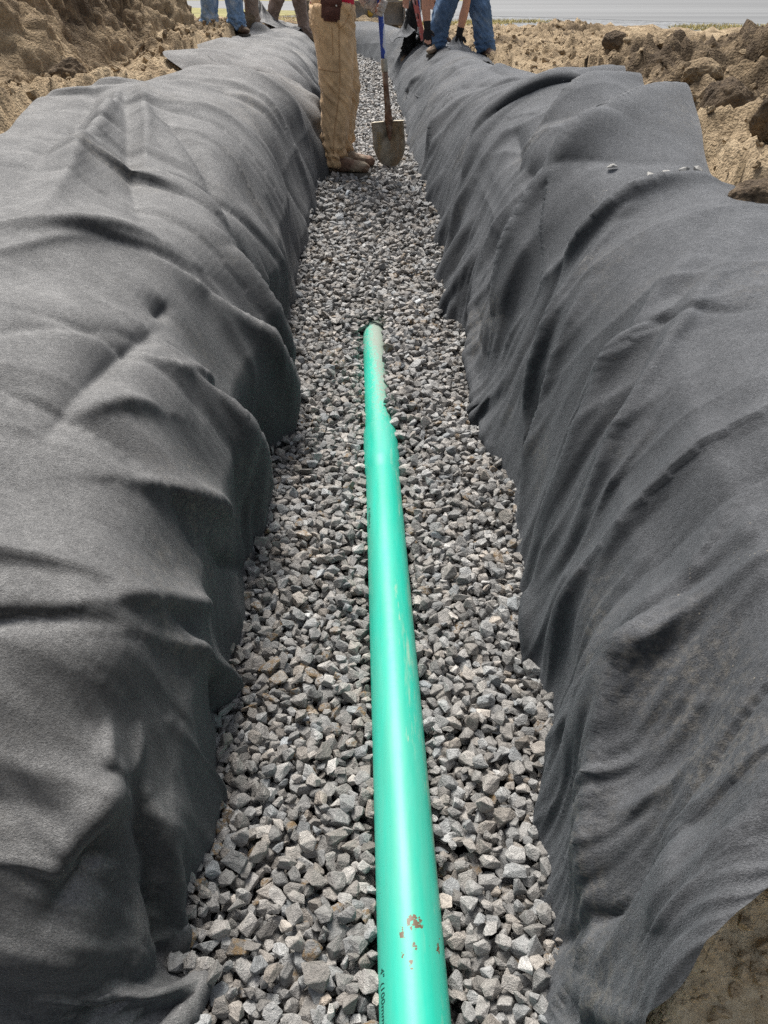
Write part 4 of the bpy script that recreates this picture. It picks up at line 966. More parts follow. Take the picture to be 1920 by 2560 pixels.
def hand_parts(wrist, d, palm_n, scale=1.0, grip=None, thick=1.0):
    """palm, four fingers of unequal length and a thumb; grip = (point on the axis, axis, radius) closes them on a shaft"""
    w_ = np.array(wrist, float); d = np.array(d, float); d /= np.linalg.norm(d)
    pn = np.array(palm_n, float); pn -= d * (pn @ d); pn /= np.linalg.norm(pn); s_ = np.cross(d, pn)
    k = scale; parts = []
    parts.append(tube([w_ - d * .03 * k, w_ + d * .01 * k, w_ + d * .05 * k, w_ + d * .095 * k], [(.026 * k, .020 * k), (.030 * k, .019 * k), (.042 * k, .017 * k), (.041 * k, .014 * k)], 18, flat=tuple(pn)))
    curl = 1.0 if grip is not None else .35
    for i, (off, ln) in enumerate(((-.031, .070), (-.010, .080), (.011, .075), (.031, .058))):
        b = w_ + d * .088 * k + s_ * off * k
        pts = [b]; a = 0; q = b.copy()
        for seg, f in enumerate((.45, .32, .23)):
            a += curl * (.95, 1.25, .9)[seg] * (1 + .08 * i)
            q = q + (d * math.cos(a) + pn * math.sin(a)) * ln * f * k; pts.append(q.copy())
        parts.append(tube(*resample(pts, [.0092 * k * thick, .0090 * k * thick, .0082 * k * thick, .0070 * k * thick], .006), 10))
    b = w_ + d * .03 * k - s_ * .034 * k
    t1 = b + (-s_ * .55 + d * .65 + pn * .5) * .038 * k; t2 = t1 + (d * .55 + pn * (.75 if grip is not None else .3) + s_ * .15) * .032 * k
    parts.append(tube(*resample([b, t1, t2], [.0125 * k * thick, .0105 * k * thick, .0085 * k * thick], .006), 10))
    return parts
hz = ground_z(-1.95, 6.33)
v_, f_ = tube(*resample([(-2.06, 6.30, ground_z(-2.06, 6.30) + .035), (-1.95, 6.33, max(hz, .5 * (ground_z(-2.06, 6.30) + ground_z(-1.83, 6.35))) + .05), (-1.83, 6.35, ground_z(-1.83, 6.35) + .03)], [.010, .011, .007], .02), 10)
M['bark'] = mat_plain('grey_bark', (.26, .21, .15), .9, .4, 40, .6, .003)
sk = mesh_np('stick', v_, [np.array([q for q in f_ if len(q) == 4]), np.array([q for q in f_ if len(q) == 3])], M['bark']); tag(sk, 'short grey stick lying on the slope of the left dirt heap', 'stick')
M['lace'] = mat_plain('boot_lace', (.20, .14, .10), .9)
M['sole'] = mat_plain('boot_sole', (.11, .10, .085), .9, .4, 30)
M['boot'] = mat_plain('muddy_leather', (.16, .095, .065), .75, .4, 25, .6, .004, stain=(.33, .265, .19), stain_scale=9, stain_rng=(.44, .58))
M['boot_dark'] = mat_plain('dark_boot_leather', (.085, .055, .04), .75, .4, 25, .6, .004, stain=(.24, .18, .12), stain_scale=9)
M['khaki'] = mat_plain('duck_canvas', (.62, .42, .235), .9, .22, 14, .35, .003, stain=(.36, .24, .135), stain_scale=5.5, stain_rng=(.54, .74), sheen=.15)
M['denim_light'] = mat_plain('faded_denim', (.17, .27, .42), .9, .35, 9, .4, .003, stain=(.42, .50, .60), stain_scale=7, stain_rng=(.48, .7))
M['denim'] = mat_plain('blue_denim', (.085, .15, .26), .9, .35, 9, .4, .003, stain=(.24, .32, .42), stain_scale=6, stain_rng=(.52, .72))
M['taupe'] = mat_plain('taupe_twill', (.25, .19, .15), .9, .3, 9, .4, .003, stain=(.40, .33, .28), stain_scale=7)
M['mauve'] = mat_plain('dusty_brown_twill', (.20, .145, .115), .9, .3, 9, .4, .003, stain=(.36, .28, .24), stain_scale=7)
M['black_cloth'] = mat_plain('black_cloth', (.015, .016, .018), .85, .5, 12, .4, .003)
M['red_shirt'] = mat_plain('red_jersey', (.50, .015, .05), .85, .2, 12, .3, .003)
M['grey_shirt'] = mat_plain('grey_jersey', (.20, .21, .22), .9, .2, 12, .3, .003)
M['blue_shirt'] = mat_plain('navy_jersey', (.03, .05, .12), .9, .2, 12, .3, .003)
M['skin'] = mat_plain('skin', (.52, .27, .18), .55, .12, 30, .15, .002, spec=.4)
M['hair'] = mat_plain('brown_hair', (.05, .03, .02), .6, .4, 80, .6, .003)
M['glove_white'] = mat_plain('pale_knit_glove', (.48, .45, .42), .9, .25, 60, .5, .003, stain=(.18, .17, .16), stain_scale=16, stain_rng=(.55, .62))
M['glove_black'] = mat_plain('black_knit_glove', (.02, .02, .021), .9, .35, 60, .5, .003)
M['pouch'] = mat_plain('brown_leather', (.105, .040, .030), .55, .35, 18, .4, .003, spec=.5)
M['belt'] = mat_plain('belt_leather', (.06, .035, .025), .6, .3, 18, .3)
M['metal_worn'] = mat_plain('rivet_metal', (.55, .53, .48), .4, .2, 40, .2, metal=.8)

def person(label, J, trousers, shirt, boots=('boot', 'boot'), gloves=None, hairless=False, seed=0, voxel=.008, leg_r=(.115, .100, .080, .070, .078), toes=((1, 0), (1, 0)), grips=(None, None), grounds=(0, 0), hands=None, sleeve=.5, toned=1.0, foot_L=.30, group='workers around the trench', hem=.03):
    A = {k: np.array(v, float) for k, v in J.items()}
    up = A['neck'] - A['pelvis']; up /= np.linalg.norm(up)
    side = A['shL'] - A['shR']; sw = np.linalg.norm(side); side /= sw
    front = np.cross(side, up)
    parts = []
    # torso under the clothes, neck, head with brow, nose, chin, ears
    parts.append(tube(*resample([A['pelvis'] - up * .06, A['pelvis'], A['pelvis'] * .5 + A['neck'] * .5, A['neck'] - up * .12, A['neck'] - up * .02], [(.12, .085), (.13, .09), (.125, .09), (.15, .09), (.07, .06)], .03), 22, flat=tuple(front)))
    hc = A['head']; hu = hc - A['neck']; hu /= np.linalg.norm(hu)
    face = np.array(J.get('face', tuple(front)), float); face -= hu * (face @ hu); face /= np.linalg.norm(face); fs = np.cross(hu, face)
    parts.append(tube([A['neck'] - hu * .06, A['neck'] + hu * .02, hc], [.058, .054, .052], 16))
    hv, hf = ellipsoid((0, 0, 0), (.078, .098, .118)); hv = hc + hv[:, :1] * fs + hv[:, 1:2] * face + hv[:, 2:3] * hu
    parts.append((hv, hf))
    parts.append(tube([hc + face * .080 - hu * .075, hc + face * .088 - hu * .10], [.030, .022], 12))
    parts.append(tube([hc + face * .088 + hu * .02, hc + face * .104 - hu * .012, hc + face * .092 - hu * .028], [.008, .013, .012], 10))
    parts.append(tube([hc + face * .083 - hu * .052 - fs * .022, hc + face * .093 - hu * .050, hc + face * .083 - hu * .052 + fs * .022], [.006, .008, .006], 8))
    for sg in (-1, 1):
        parts.append(tube([hc + fs * sg * .076 - hu * .03, hc + fs * sg * .086, hc + fs * sg * .080 + hu * .025], [.010, .014, .009], 8))
        parts.append(ellipsoid(tuple(hc + face * .082 + fs * sg * .031 + hu * .008), (.013, .013, .010), 8))
    for S_, sg in (('L', 1), ('R', -1)):
        sh, el, wr = A['sh' + S_], A['el' + S_], A['wr' + S_]
        parts.append(tube(*resample([sh - side * sg * .05, sh, sh * .5 + el * .5, el, el * .55 + wr * .45, wr], [.050, .056, .048, .040, .040 * toned, .028], .025), 16))
        g = grips[0] if S_ == 'L' else grips[1]
        hd = (hands or {}).get(S_, (wr - el, front))
        parts += hand_parts(wr, hd[0], hd[1], 1.0, g)
        # lower legs and feet inside the clothes
        hp, kn, an = A['hip' + S_], A['kn' + S_], A['an' + S_]
        parts.append(tube(*resample([hp, hp * .5 + kn * .5, kn, kn * .5 + an * .5, an], [.085, .070, .055, .055, .040], .03), 16))
    parts.append(tube([A['hipL'], A['pelvis'], A['hipR']], [.085, .10, .085], 16))
    body = fuse('person', parts, voxel, M['skin'], None, 3)
    tag(body, label, 'person', group)
    # clothing
    tp = [leg(A['hipL'], A['knL'], A['anL'], leg_r), leg(A['hipR'], A['knR'], A['anR'], leg_r),
          tube(*resample([A['pelvis'] - up * .13, A['pelvis'] - up * .02, A['pelvis'] + up * .10], [(.135, .115), (.165, .125), (.160, .118)], .025), 26, flat=tuple(front)),
          tube([A['hipL'], A['pelvis'] - up * .06, A['hipR']], [.12, .125, .12], 20)]
    tr = fuse('trousers', tp, voxel, M[trousers], body, 2, trouser_fold((A['anL'], A['anR']), (A['knL'], A['knR']), .021, seed))
    sp = [tube(*resample([A['pelvis'] + up * hem, A['pelvis'] + up * .12, A['pelvis'] * .5 + A['neck'] * .5, A['neck'] - up * .12, A['neck'] - up * .02], [(.175, .130), (.172, .128), (.165, .122), (.190, .118), (.085, .075)], .03), 26, flat=tuple(front))]
    for S_, sg in (('L', 1), ('R', -1)):
        sh, el, wr = A['sh' + S_], A['el' + S_], A['wr' + S_]
        end = sh + (el - sh) * min(1, sleeve * 1.4) if sleeve < .72 else el
        pts = [sh - side * sg * .06, sh, sh * .4 + end * .6, end]; rad = [.075, .075, .066, .064]
        if sleeve >= .9: pts += [el * .4 + wr * .6, wr]; rad += [.05, .042]
        sp.append(tube(*resample(pts, rad, .025), 18))
    fuse('shirt', sp, voxel, M[shirt], body, 2, lambda c, n: .008 * fbm(c[:, 0] * 7 + c[:, 1] * 5, c[:, 2] * 9, 3, seed + 5))
    if not hairless:
        cap, cf = ellipsoid((0, 0, 0), (.086, .104, .122)); keep = cap.copy(); 
        keep[:, 1] = np.where((keep[:, 1] > .02) & (keep[:, 2] < .07), keep[:, 1] * .7, keep[:, 1]); keep[:, 2] = np.maximum(keep[:, 2], -.05 + .07 * (keep[:, 1] > 0))
        fuse('hair', [(hc + keep[:, :1] * fs + keep[:, 1:2] * face + keep[:, 2:3] * hu + hu * .006, cf)], .007, M['hair'], body, 1, lambda c, n: .005 * ridged(c[:, 0] * 50, c[:, 1] * 50 + c[:, 2] * 20, 2, 3))
    for i, S_ in enumerate(('L', 'R')):
        boot('boot', A['an' + S_], toes[i], grounds[i], body, M[boots[0]], M['sole'], foot_L)
        if gloves and gloves[i]:
            wr, el = A['wr' + S_], A['el' + S_]; hd = (hands or {}).get(S_, (wr - el, front)); g = grips[0] if S_ == 'L' else grips[1]
            a_ = (el - wr) / np.linalg.norm(el - wr)
            gp = hand_parts(wr, hd[0], hd[1], 1.12, g, 1.25) + [tube([wr + a_ * .06, wr + a_ * .02, wr - a_ * .02], [.040, .036, .034], 14)]
            fuse('glove', gp, .0055, M[gloves[i]], body, 2, lambda c, n: .002 * perlin(c[:, 0] * 60, c[:, 2] * 60 + c[:, 1] * 40, 6))
    return body, A, up, front, side

# ---------------------------------------------------------------- the man in the trench, with his shovel
SH_TIP = np.array([.052, 5.70, .285]); SH_TOP = np.array([-.056, 5.74, 1.62]); SH_AX = (SH_TOP - SH_TIP) / np.linalg.norm(SH_TOP - SH_TIP)
def on_shaft(z): return SH_TIP + SH_AX * ((z - SH_TIP[2]) / SH_AX[2])
gz = .292
J = dict(pelvis=(-.305, 5.46, 1.25), neck=(-.25, 5.47, 1.76), head=(-.215, 5.47, 1.93), face=(1, .1, -.2),
         hipR=(-.300, 5.37, 1.17), knR=(-.292, 5.375, .745), anR=(-.330, 5.38, .385),
         hipL=(-.310, 5.55, 1.17), knL=(-.250, 5.585, .76), anL=(-.300, 5.60, .385),
         shR=(-.27, 5.27, 1.68), elR=(-.10, 5.36, 1.42), wrR=tuple(on_shaft(1.50) + np.array([-.075, -.075, .01])),
         shL=(-.27, 5.66, 1.68), elL=(-.22, 5.84, 1.40), wrL=tuple(on_shaft(1.205) + np.array([-.085, .02, .028])))
man, A_, up_, fr_, sd_ = person('man in tan work trousers and red shirt standing in the trench, gripping the shovel', J, 'khaki', 'red_shirt', ('boot',), ('glove_white', 'glove_white'),
    seed=3, voxel=.0068, leg_r=(.120, .104, .084, .070, .076), toes=((1, -.08), (1, -.12)), grips=(1, 1), grounds=(gz, gz),
    hands={'L': ((.85, -.10, -.28), (.15, -1, 0)), 'R': ((.8, .55, 0), (.3, 1, 0))}, sleeve=.5, foot_L=.325, hem=-.035)
# belt, pouch and pockets
fuse('belt', [tube(*resample([np.array(J['pelvis']) + up_ * .085, np.array(J['pelvis']) + up_ * .125], [(.164, .122), (.164, .122)], .01), 30, flat=tuple(fr_))], .006, M['belt'], man, 0)
bm = bmesh.new(); bmesh.ops.create_cube(bm, size=1)
for v in bm.verts:
    v.co.x *= .115 * (1.0 if v.co.z > 0 else .92); v.co.y *= .045; v.co.z *= .155
bmesh.ops.bevel(bm, geom=list(bm.edges), offset=.014, segments=3, affect='EDGES')
pouch = bm_obj('belt_pouch', bm, M['pouch'], man, True); pouch.location = (-.300, 5.232, 1.222); pouch.rotation_euler = (.05, .10, .02)
bm = bmesh.new(); bmesh.ops.create_cube(bm, size=1)
for v in bm.verts: v.co.x *= .119; v.co.y *= .012; v.co.z *= .075
bmesh.ops.bevel(bm, geom=list(bm.edges), offset=.005, segments=2, affect='EDGES')
flap = bm_obj('pouch_flap', bm, M['pouch'], pouch, True); flap.location = (0, -.0265, .035)
bm = bmesh.new(); bmesh.ops.create_icosphere(bm, subdivisions=2, radius=.006)
st = bm_obj('snap_button', bm, M['metal_worn'], pouch, True); st.location = (.03, -.033, .004)
# side seam and hem stitching are narrow welts on the trouser leg
tr_o = [c for c in man.children if c.name.startswith('trousers')][0]
from mathutils.bvhtree import BVHTree
def welt(pts, r, mat, parent_mesh, name, parent, direction=(0, 1, 0)):
    dg = bpy.context.evaluated_depsgraph_get(); bv = BVHTree.FromObject(parent_mesh, dg); q = []
    for p in pts:
        h = bv.ray_cast(Vector(p) - Vector(direction) * .4, Vector(direction))
        if h[0] is not None: q.append(tuple(h[0]))
    if len(q) > 2:
        v, f = tube(q, [r] * len(q), 6); me = bpy.data.meshes.new(name); me.from_pydata(v.tolist(), [], f); me.materials.append(mat)
        for p in me.polygons: p.use_smooth = True
        link(bpy.data.objects.new(name, me), parent)
M['seam'] = mat_plain('seam_stitch', (.44, .28, .15), .9, .3, 80)
zz = np.linspace(1.20, .44, 60)
welt([(-.262 - .055 * smooth(.9, .45, z), 5.38, z) for z in zz], .0042, M['seam'], tr_o, 'seam', tr_o)
welt([(-.300 - .055 * smooth(.9, .45, z), 5.38, z) for z in np.linspace(1.12, .98, 16)], .003, M['seam'], tr_o, 'seam', tr_o)
welt([(x, 5.38, 1.115 + .10 * ((x + .26) / .075) ** 2) for x in np.linspace(-.26, -.185, 16)], .0042, M['seam'], tr_o, 'pocket_edge', tr_o)
welt([(x, 5.38, .905 - (x + .40) * .12) for x in np.linspace(-.392, -.262, 16)], .0038, M['seam'], tr_o, 'pocket_edge', tr_o)

# shovel
def mat_blade():
    k = NT('worn_shovel_steel'); v = k.co()
    n = k.noise(v, 7, 5, .65); m = k.noise(k.co((30, 30, 8)), 1, 4, .6)
    col = k.ramp(n, (.34, (.06, .048, .03)), (.47, (.24, .21, .155)), (.6, (.36, .33, .27)))
    col = k.mix(k.ramp(m, (.45, 0.0), (.7, .5)), col, (.22, .13, .05))
    k.p(Base_Color=col, Metallic=.35, Roughness=.55, Normal=k.bump(n, .3, .004)); return k.m
def mat_handle():
    k = NT('worn_blue_fibreglass'); v = k.co((9, 9, 5)); n = k.noise(v, 1, 5, .7)
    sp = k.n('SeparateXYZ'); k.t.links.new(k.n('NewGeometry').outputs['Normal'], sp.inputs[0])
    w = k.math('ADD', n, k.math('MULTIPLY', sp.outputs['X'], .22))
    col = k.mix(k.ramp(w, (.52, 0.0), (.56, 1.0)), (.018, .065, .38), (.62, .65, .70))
    k.p(Base_Color=col, Roughness=.5); return k.m
M['blade'] = mat_blade(); M['handle'] = mat_handle()
M['collar'] = mat_plain('grey_collar', (.36, .35, .30), .6, .2, 30); M['rust'] = mat_plain('rusty_socket', (.16, .095, .065), .7, .5, 18, .5, .004, metal=.3, stain=(.30, .24, .19), stain_scale=14)
M['tread'] = mat_plain('bare_tread_steel', (.56, .50, .38), .5, .25, 50, .3, metal=.2)
shv = empty('shovel', tuple(SH_TIP), 'long shovel with chipped blue handle and muddy blade standing in the gravel', 'shovel')
X_ = np.array([math.cos(.10), math.sin(.10) * -1, 0]); X_ = np.array([.985, -.17, 0.]); X_ -= SH_AX * (X_ @ SH_AX); X_ /= np.linalg.norm(X_); Y_ = np.cross(SH_AX, X_)   # Y_ points away from the viewer
def loc(a, b, c): return X_ * a + Y_ * b + SH_AX * c
def shovel_blade():
    nu, nv = 29, 34; V = []
    for j in range(nv):
        t = j / (nv - 1); c = .285 * t
        hw = .108 * (1 - (1 - min(1, t / .60)) ** 2.3) ** .62 if t < .60 else .108
        hw = max(hw, .004)
        for i in range(nu):
            s = -1 + 2 * i / (nu - 1)
            frog = .030 * smooth(.25, 1.0, t) * math.exp(-(s / (.10 + .16 * t)) ** 2)
            dish = -.034 * s * s * (.5 + .5 * t) - .012 * (1 - t) ** 2
            V.append(loc(s * hw, dish - frog * 0 + frog, c))
    return np.array(V), grid_faces(nv, nu)
V, F = shovel_blade(); bl = mesh_np('blade', V, F, M['blade'], shv); md = bl.modifiers.new('t', 'SOLIDIFY'); md.thickness = .0035; md.offset = 0
for sg in (-1, 1):
    bm = bmesh.new(); q = []
    for z in (0, .004):
        q.append([bm.verts.new(loc(sg * a, b, .285 + z)) for a, b in ((.030, -.006), (.070, -.019), (.108, -.036), (.104, .008), (.070, .024), (.038, .028))])
    for i in range(6): bm.faces.new((q[0][i], q[0][(i + 1) % 6], q[1][(i + 1) % 6], q[1][i]))
    bm.faces.new(q[0]); bm.faces.new(q[1]); tr_ = bm_obj('foot_tread', bm, M['tread'], bl)
v, f = tube([loc(0, .010, .06), loc(0, .016, .18), loc(0, .018, .285), loc(0, .012, .36), loc(0, .004, .45), loc(0, 0, .60)], [(.004, .003), (.016, .008), (.028, .016), (.021, .019), (.018, .018), (.0185, .0185)], 20, flat=tuple(Y_))
def raw(name, v, f, mat, parent):
    me = bpy.data.meshes.new(name); me.from_pydata(v.tolist(), [], f); me.materials.append(mat)
    for p in me.polygons: p.use_smooth = True
    bm = bmesh.new(); bm.from_mesh(me); bmesh.ops.recalc_face_normals(bm, faces=bm.faces); bm.to_mesh(me); bm.free()
    return link(bpy.data.objects.new(name, me), parent)
raw('socket', v, f, M['rust'], shv)
raw('collar', *tube([loc(0, 0, .575), loc(0, 0, .580), loc(0, 0, .645), loc(0, 0, .650)], [.020, .0215, .0215, .019], 22, flat=tuple(Y_)), M['collar'], shv)
raw('handle', *tube(*resample([loc(0, 0, .64), loc(0, 0, 1.0), loc(0, 0, 1.335)], [.0185, .0185, .018], .05), 20, flat=tuple(Y_)), M['handle'], shv)
# the raised letters down the left half of the blade are too worn to read: a column of short raised strokes
let = []
for i, kd in enumerate('TIATR'):
    c0 = .225 - i * .026
    def stroke(a0, c0_, a1, c1): let.append(tube([loc(a0, -.034 * (a0 / .108) ** 2 * .85 - .004, c0_), loc(a1, -.034 * (a1 / .108) ** 2 * .85 - .004, c1)], [.0016, .0016], 6))
    stroke(-.080, c0, -.052, c0 - .002); stroke(-.080, c0 - .014, -.052, c0 - .014)
    if i % 2: stroke(-.066, c0, -.066, c0 - .014)
M['letters'] = mat_plain('worn_raised_letters', (.40, .29, .13), .6)
raw('worn_lettering', np.concatenate([v for v, f in let]), [tuple(i + sum(len(a) for a, _ in let[:q]) for i in fc) for q, (v, f) in enumerate(let) for fc in f], M['letters'], bl)

# ---------------------------------------------------------------- workers on the banks
def lg(x, y): return ground_z(x, y)
def stand(label, xy, spread, face, trousers, shirt, boots, seed, lean=(0, 0), hands_down=True, gloves=None, H=1.78, knees=.03, sleeve=.5, toes=None, grounds=None, leg_r=(.11, .095, .080, .072, .080)):
    """upright worker; face is the direction he looks, spread the offset from right to left foot"""
    f = np.array([face[0], face[1], 0.]); f /= np.linalg.norm(f); s_ = np.array([-f[1], f[0], 0.]); p = np.array([xy[0], xy[1], 0.])
    aL, aR = p + s_ * spread[0] + f * spread[1], p - s_ * spread[0] - f * spread[1]
    gL, gR = grounds or (lg(*aL[:2]) - .01, lg(*aR[:2]) - .01)
    z0 = (gL + gR) / 2; up3 = np.array([0, 0, 1.])
    pel = p + np.array([lean[0] * .3, lean[1] * .3, z0 + H * .54]); nk = pel + np.array([lean[0], lean[1], H * .29]); hd = nk + np.array([lean[0] * .3, lean[1] * .3, .0]) + up3 * .16 + f * .03
    J = dict(pelvis=pel, neck=nk, head=hd, face=tuple(f))
    for S_, sg, a, g in (('L', 1, aL, gL), ('R', -1, aR, gR)):
        J['an' + S_] = a + up3 * (g + .09); J['hip' + S_] = pel + s_ * sg * .09 - up3 * .07
        J['kn' + S_] = .5 * (J['an' + S_] + J['hip' + S_]) + f * knees
        J['sh' + S_] = nk + s_ * sg * .19 - up3 * .07; J['el' + S_] = J['sh' + S_] + s_ * sg * .06 - up3 * .28 - f * .02; J['wr' + S_] = J['el' + S_] + f * .08 - up3 * .24 + s_ * sg * .0
    return person(label, J, trousers, shirt, (boots,), gloves, seed=seed, voxel=.010, toes=toes or (tuple(f[:2] + s_[:2] * .2), tuple(f[:2] - s_[:2] * .2)), grounds=(gL, gR), sleeve=sleeve, leg_r=leg_r)

stand('man in pale faded jeans and dark boots standing on the left bank', (-1.87, 10.6), (.165, .02), (.55, -.85), 'denim_light', 'grey_shirt', 'boot_dark', 5, leg_r=(.115, .105, .095, .086, .092), grounds=(.86, .89))
stand('man in taupe trousers standing close behind the pale faded jeans', (-1.82, 11.9), (.13, .05), (.9, -.4), 'taupe', 'blue_shirt', 'boot_dark', 6, leg_r=(.11, .098, .09, .08, .085))
stand('man in dusty brown trousers stepping beside the raised fabric flap', (-1.40, 13.3), (.13, .22), (.9, -.35), 'mauve', 'grey_shirt', 'boot', 7, leg_r=(.115, .10, .09, .08, .088))

# bending man on the right: legs apart, straight arms reaching down to the cloth
gl, gr = lg(.58, 9.75) - .01, lg(1.08, 9.6) - .01
J = dict(pelvis=(.84, 9.95, 1.52), neck=(.66, 9.35, 1.60), head=(.63, 9.20, 1.66), face=(0, -1, -.3),
         hipL=(.95, 9.90, 1.42), knL=(1.03, 9.70, 1.08), anL=(1.09, 9.62, gr + .09), hipR=(.74, 9.90, 1.42), knR=(.62, 9.72, 1.08), anR=(.56, 9.72, gl + .10),
         shL=(.86, 9.42, 1.50), elL=(.84, 9.40, 1.20), wrL=(.785, 9.42, .93), shR=(.45, 9.40, 1.50), elR=(.42, 9.36, 1.22), wrR=(.445, 9.34, .985))
person('man in blue jeans bending over the right bank with black gloves and bare forearms', J, 'denim', 'blue_shirt', ('boot',), ('glove_black', 'glove_black'), seed=9, voxel=.009,
       leg_r=(.13, .115, .095, .085, .092), toes=((.35, -1), (-.4, -1)), grounds=(gr, gl), hands={'L': ((0, 0, -1), (0, -1, 0)), 'R': ((.05, 0, -1), (0, -1, 0))}, sleeve=.45, toned=1.12)
g2, g3 = lg(.30, 11.3) - .01, lg(.72, 11.6) - .01
J = dict(pelvis=(.56, 11.7, 1.55), neck=(.45, 11.15, 1.66), head=(.43, 11.0, 1.72), face=(0, -1, -.3),
         hipL=(.66, 11.66, 1.44), knL=(.74, 11.5, 1.08), anL=(.76, 11.6, g3 + .09), hipR=(.46, 11.66, 1.44), knR=(.37, 11.4, 1.10), anR=(.30, 11.4, g2 + .10),
         shL=(.64, 11.2, 1.58), elL=(.66, 11.15, 1.32), wrL=(.555, 10.98, 1.255), shR=(.27, 11.2, 1.58), elR=(.24, 11.15, 1.40), wrR=(.262, 11.1, 1.27))
person('man in black trousers bending behind the man in blue jeans', J, 'black_cloth', 'black_cloth', ('boot_dark',), None, seed=12, voxel=.009,
       leg_r=(.115, .10, .08, .07, .078), toes=((.3, -1), (-.3, -1)), grounds=(g3, g2), hands={'L': ((.1, -.1, -1), (0, -1, 0)), 'R': ((0, 0, -1), (0, -1, 0))}, sleeve=.5)

# slotted red bar with a blue shaft leaning beside him
tl = empty('hand_tool', (.46, 11.0, .80), 'red slotted bar and blue shaft leaning behind the bent man on the right', 'hand tool')
M['red_paint'] = mat_plain('faded_red_paint', (.45, .12, .10), .6, .4, 20, stain=(.60, .45, .42), stain_scale=8); M['slot'] = mat_plain('dark_slot', (.02, .015, .015), .8)
def bar(name, a, b, w, t, mat, parent):
    a, b = np.array(a), np.array(b); T = (b - a) / np.linalg.norm(b - a); s_ = np.cross(T, (0, 1, 0)); s_ /= np.linalg.norm(s_); n_ = np.cross(s_, T); bm = bmesh.new()
    vs = [bm.verts.new(p + s_ * w * i + n_ * t * j) for p in (a, b) for i, j in ((-1, -1), (1, -1), (1, 1), (-1, 1))]
    for q in ((0, 1, 2, 3), (4, 5, 6, 7), (0, 1, 5, 4), (1, 2, 6, 5), (2, 3, 7, 6), (3, 0, 4, 7)): bm.faces.new([vs[i] for i in q])
    bmesh.ops.recalc_face_normals(bm, faces=bm.faces); bmesh.ops.bevel(bm, geom=list(bm.edges), offset=min(w, t) * .3, segments=2, affect='EDGES')
    return bm_obj(name, bm, mat, parent)
rb = bar('slotted_bar', (.02, 0, 0), (-.12, .10, .52), .030, .012, M['red_paint'], tl)
for q in (.45, .72): bar('slot', np.array((.02, 0, 0)) * (1 - q) + np.array((-.12, .10, .52)) * q + np.array([.012, -.0125, -.045]), np.array((.02, 0, 0)) * (1 - q) + np.array((-.12, .10, .52)) * q + np.array([-.012, -.0125, .045]), .006, .002, M['slot'], rb)
raw('shaft', *tube([(.0, .06, .02), (-.03, .08, .30), (-.05, .10, .62)], [.014, .014, .014], 14), M['handle'], tl)

# ---------------------------------------------------------------- small lifted pieces of cloth
def tent(name, x0, x1, y0, y1, zf, peak, mat, label, seed, flat_top=.0):
    n, m = 60, 50; u = np.linspace(0, 1, n)[:, None]; v = np.linspace(0, 1, m)[None, :]
    X = x0 + (x1 - x0) * u + .04 * perlin(u * 3, v * 3, seed); Y = y0 + (y1 - y0) * v + .03 * perlin(u * 3 + 5, v * 3, seed)
    pu, pv, ph, su, sv = peak
    d = np.sqrt(((u - pu) / su) ** 2 + ((v - pv) / sv) ** 2); a = np.arctan2((v - pv) / sv, (u - pu) / su)
    Z = zf(X, Y) + ph * np.exp(-1.7 * d) * (1 + .22 * np.cos(5 * a + seed)) + .02 * fbm(u * 5, v * 5, 3, seed) + .012
    o = mesh_np(name, np.stack(np.broadcast_arrays(X, Y, Z), -1).reshape(-1, 3), grid_faces(n, m), mat)
    md = o.modifiers.new('t', 'SOLIDIFY'); md.thickness = .004
    return tag(o, label, 'filter fabric')
lin = lambda a, b, x0, x1: (lambda X, Y: a + (b - a) * np.clip((X - x0) / (x1 - x0), 0, 1))
tent('filter_fabric_flap', -1.85, -1.18, 12.3, 13.5, lin(.86, .84, -1.85, -1.2), (.14, .55, .30, .42, .8), M['fabric_l'], 'pale peaked flap of filter fabric standing up at the far left bank', 4)
tent('filter_fabric_flap', .08, .60, 11.05, 12.0, lin(.72, .80, .1, .6), (.42, .5, .27, .45, .8), M['fabric_r'], 'dark tented flap of filter fabric below the black trousers', 6)
tent('filter_fabric_flap', .66, 1.10, 8.5, 9.6, lin(.80, .70, .66, 1.1), (.30, .86, .12, .35, .3), M['fabric_r'], 'grey corner of filter fabric lifted under the black glove', 9)

# ---------------------------------------------------------------- mini excavator with its blade across the end of the trench
ex = empty('mini_excavator', (-.60, 17.3, .62), 'muddy yellow mini excavator behind the trench end, grey steel blade down', 'excavator')
def part_box(name, c, s, mat, parent, bev=.02, rot=None):
    bm = bmesh.new(); bmesh.ops.create_cube(bm, size=1)
    for v in bm.verts: v.co = Vector((v.co.x * s[0], v.co.y * s[1], v.co.z * s[2]))
    bmesh.ops.bevel(bm, geom=list(bm.edges), offset=bev, segments=2, affect='EDGES')
    o = bm_obj(name, bm, mat, parent); o.location = c
    if rot: o.rotation_euler = rot
    return o
M['blade_steel'] = mat_plain('worn_blade_steel', (.30, .285, .265), .55, .35, 6, .3, .01, metal=.2, stain=(.20, .16, .12), stain_scale=3)
M['track'] = mat_plain('muddy_track', (.30, .245, .14), .9, .5, 8, .9, .03, stain=(.10, .085, .06), stain_scale=6)
M['yellow'] = mat_plain('yellow_paint', (.55, .36, .05), .5, .15, 5, .1, stain=(.35, .27, .15), stain_scale=2); M['dark_metal'] = mat_plain('dark_metal', (.02, .02, .02), .6)
M['cab_glass'] = mat_plain('dark_cab_glass', (.02, .025, .03), .08, .05, 5, 0.0, spec=.6)
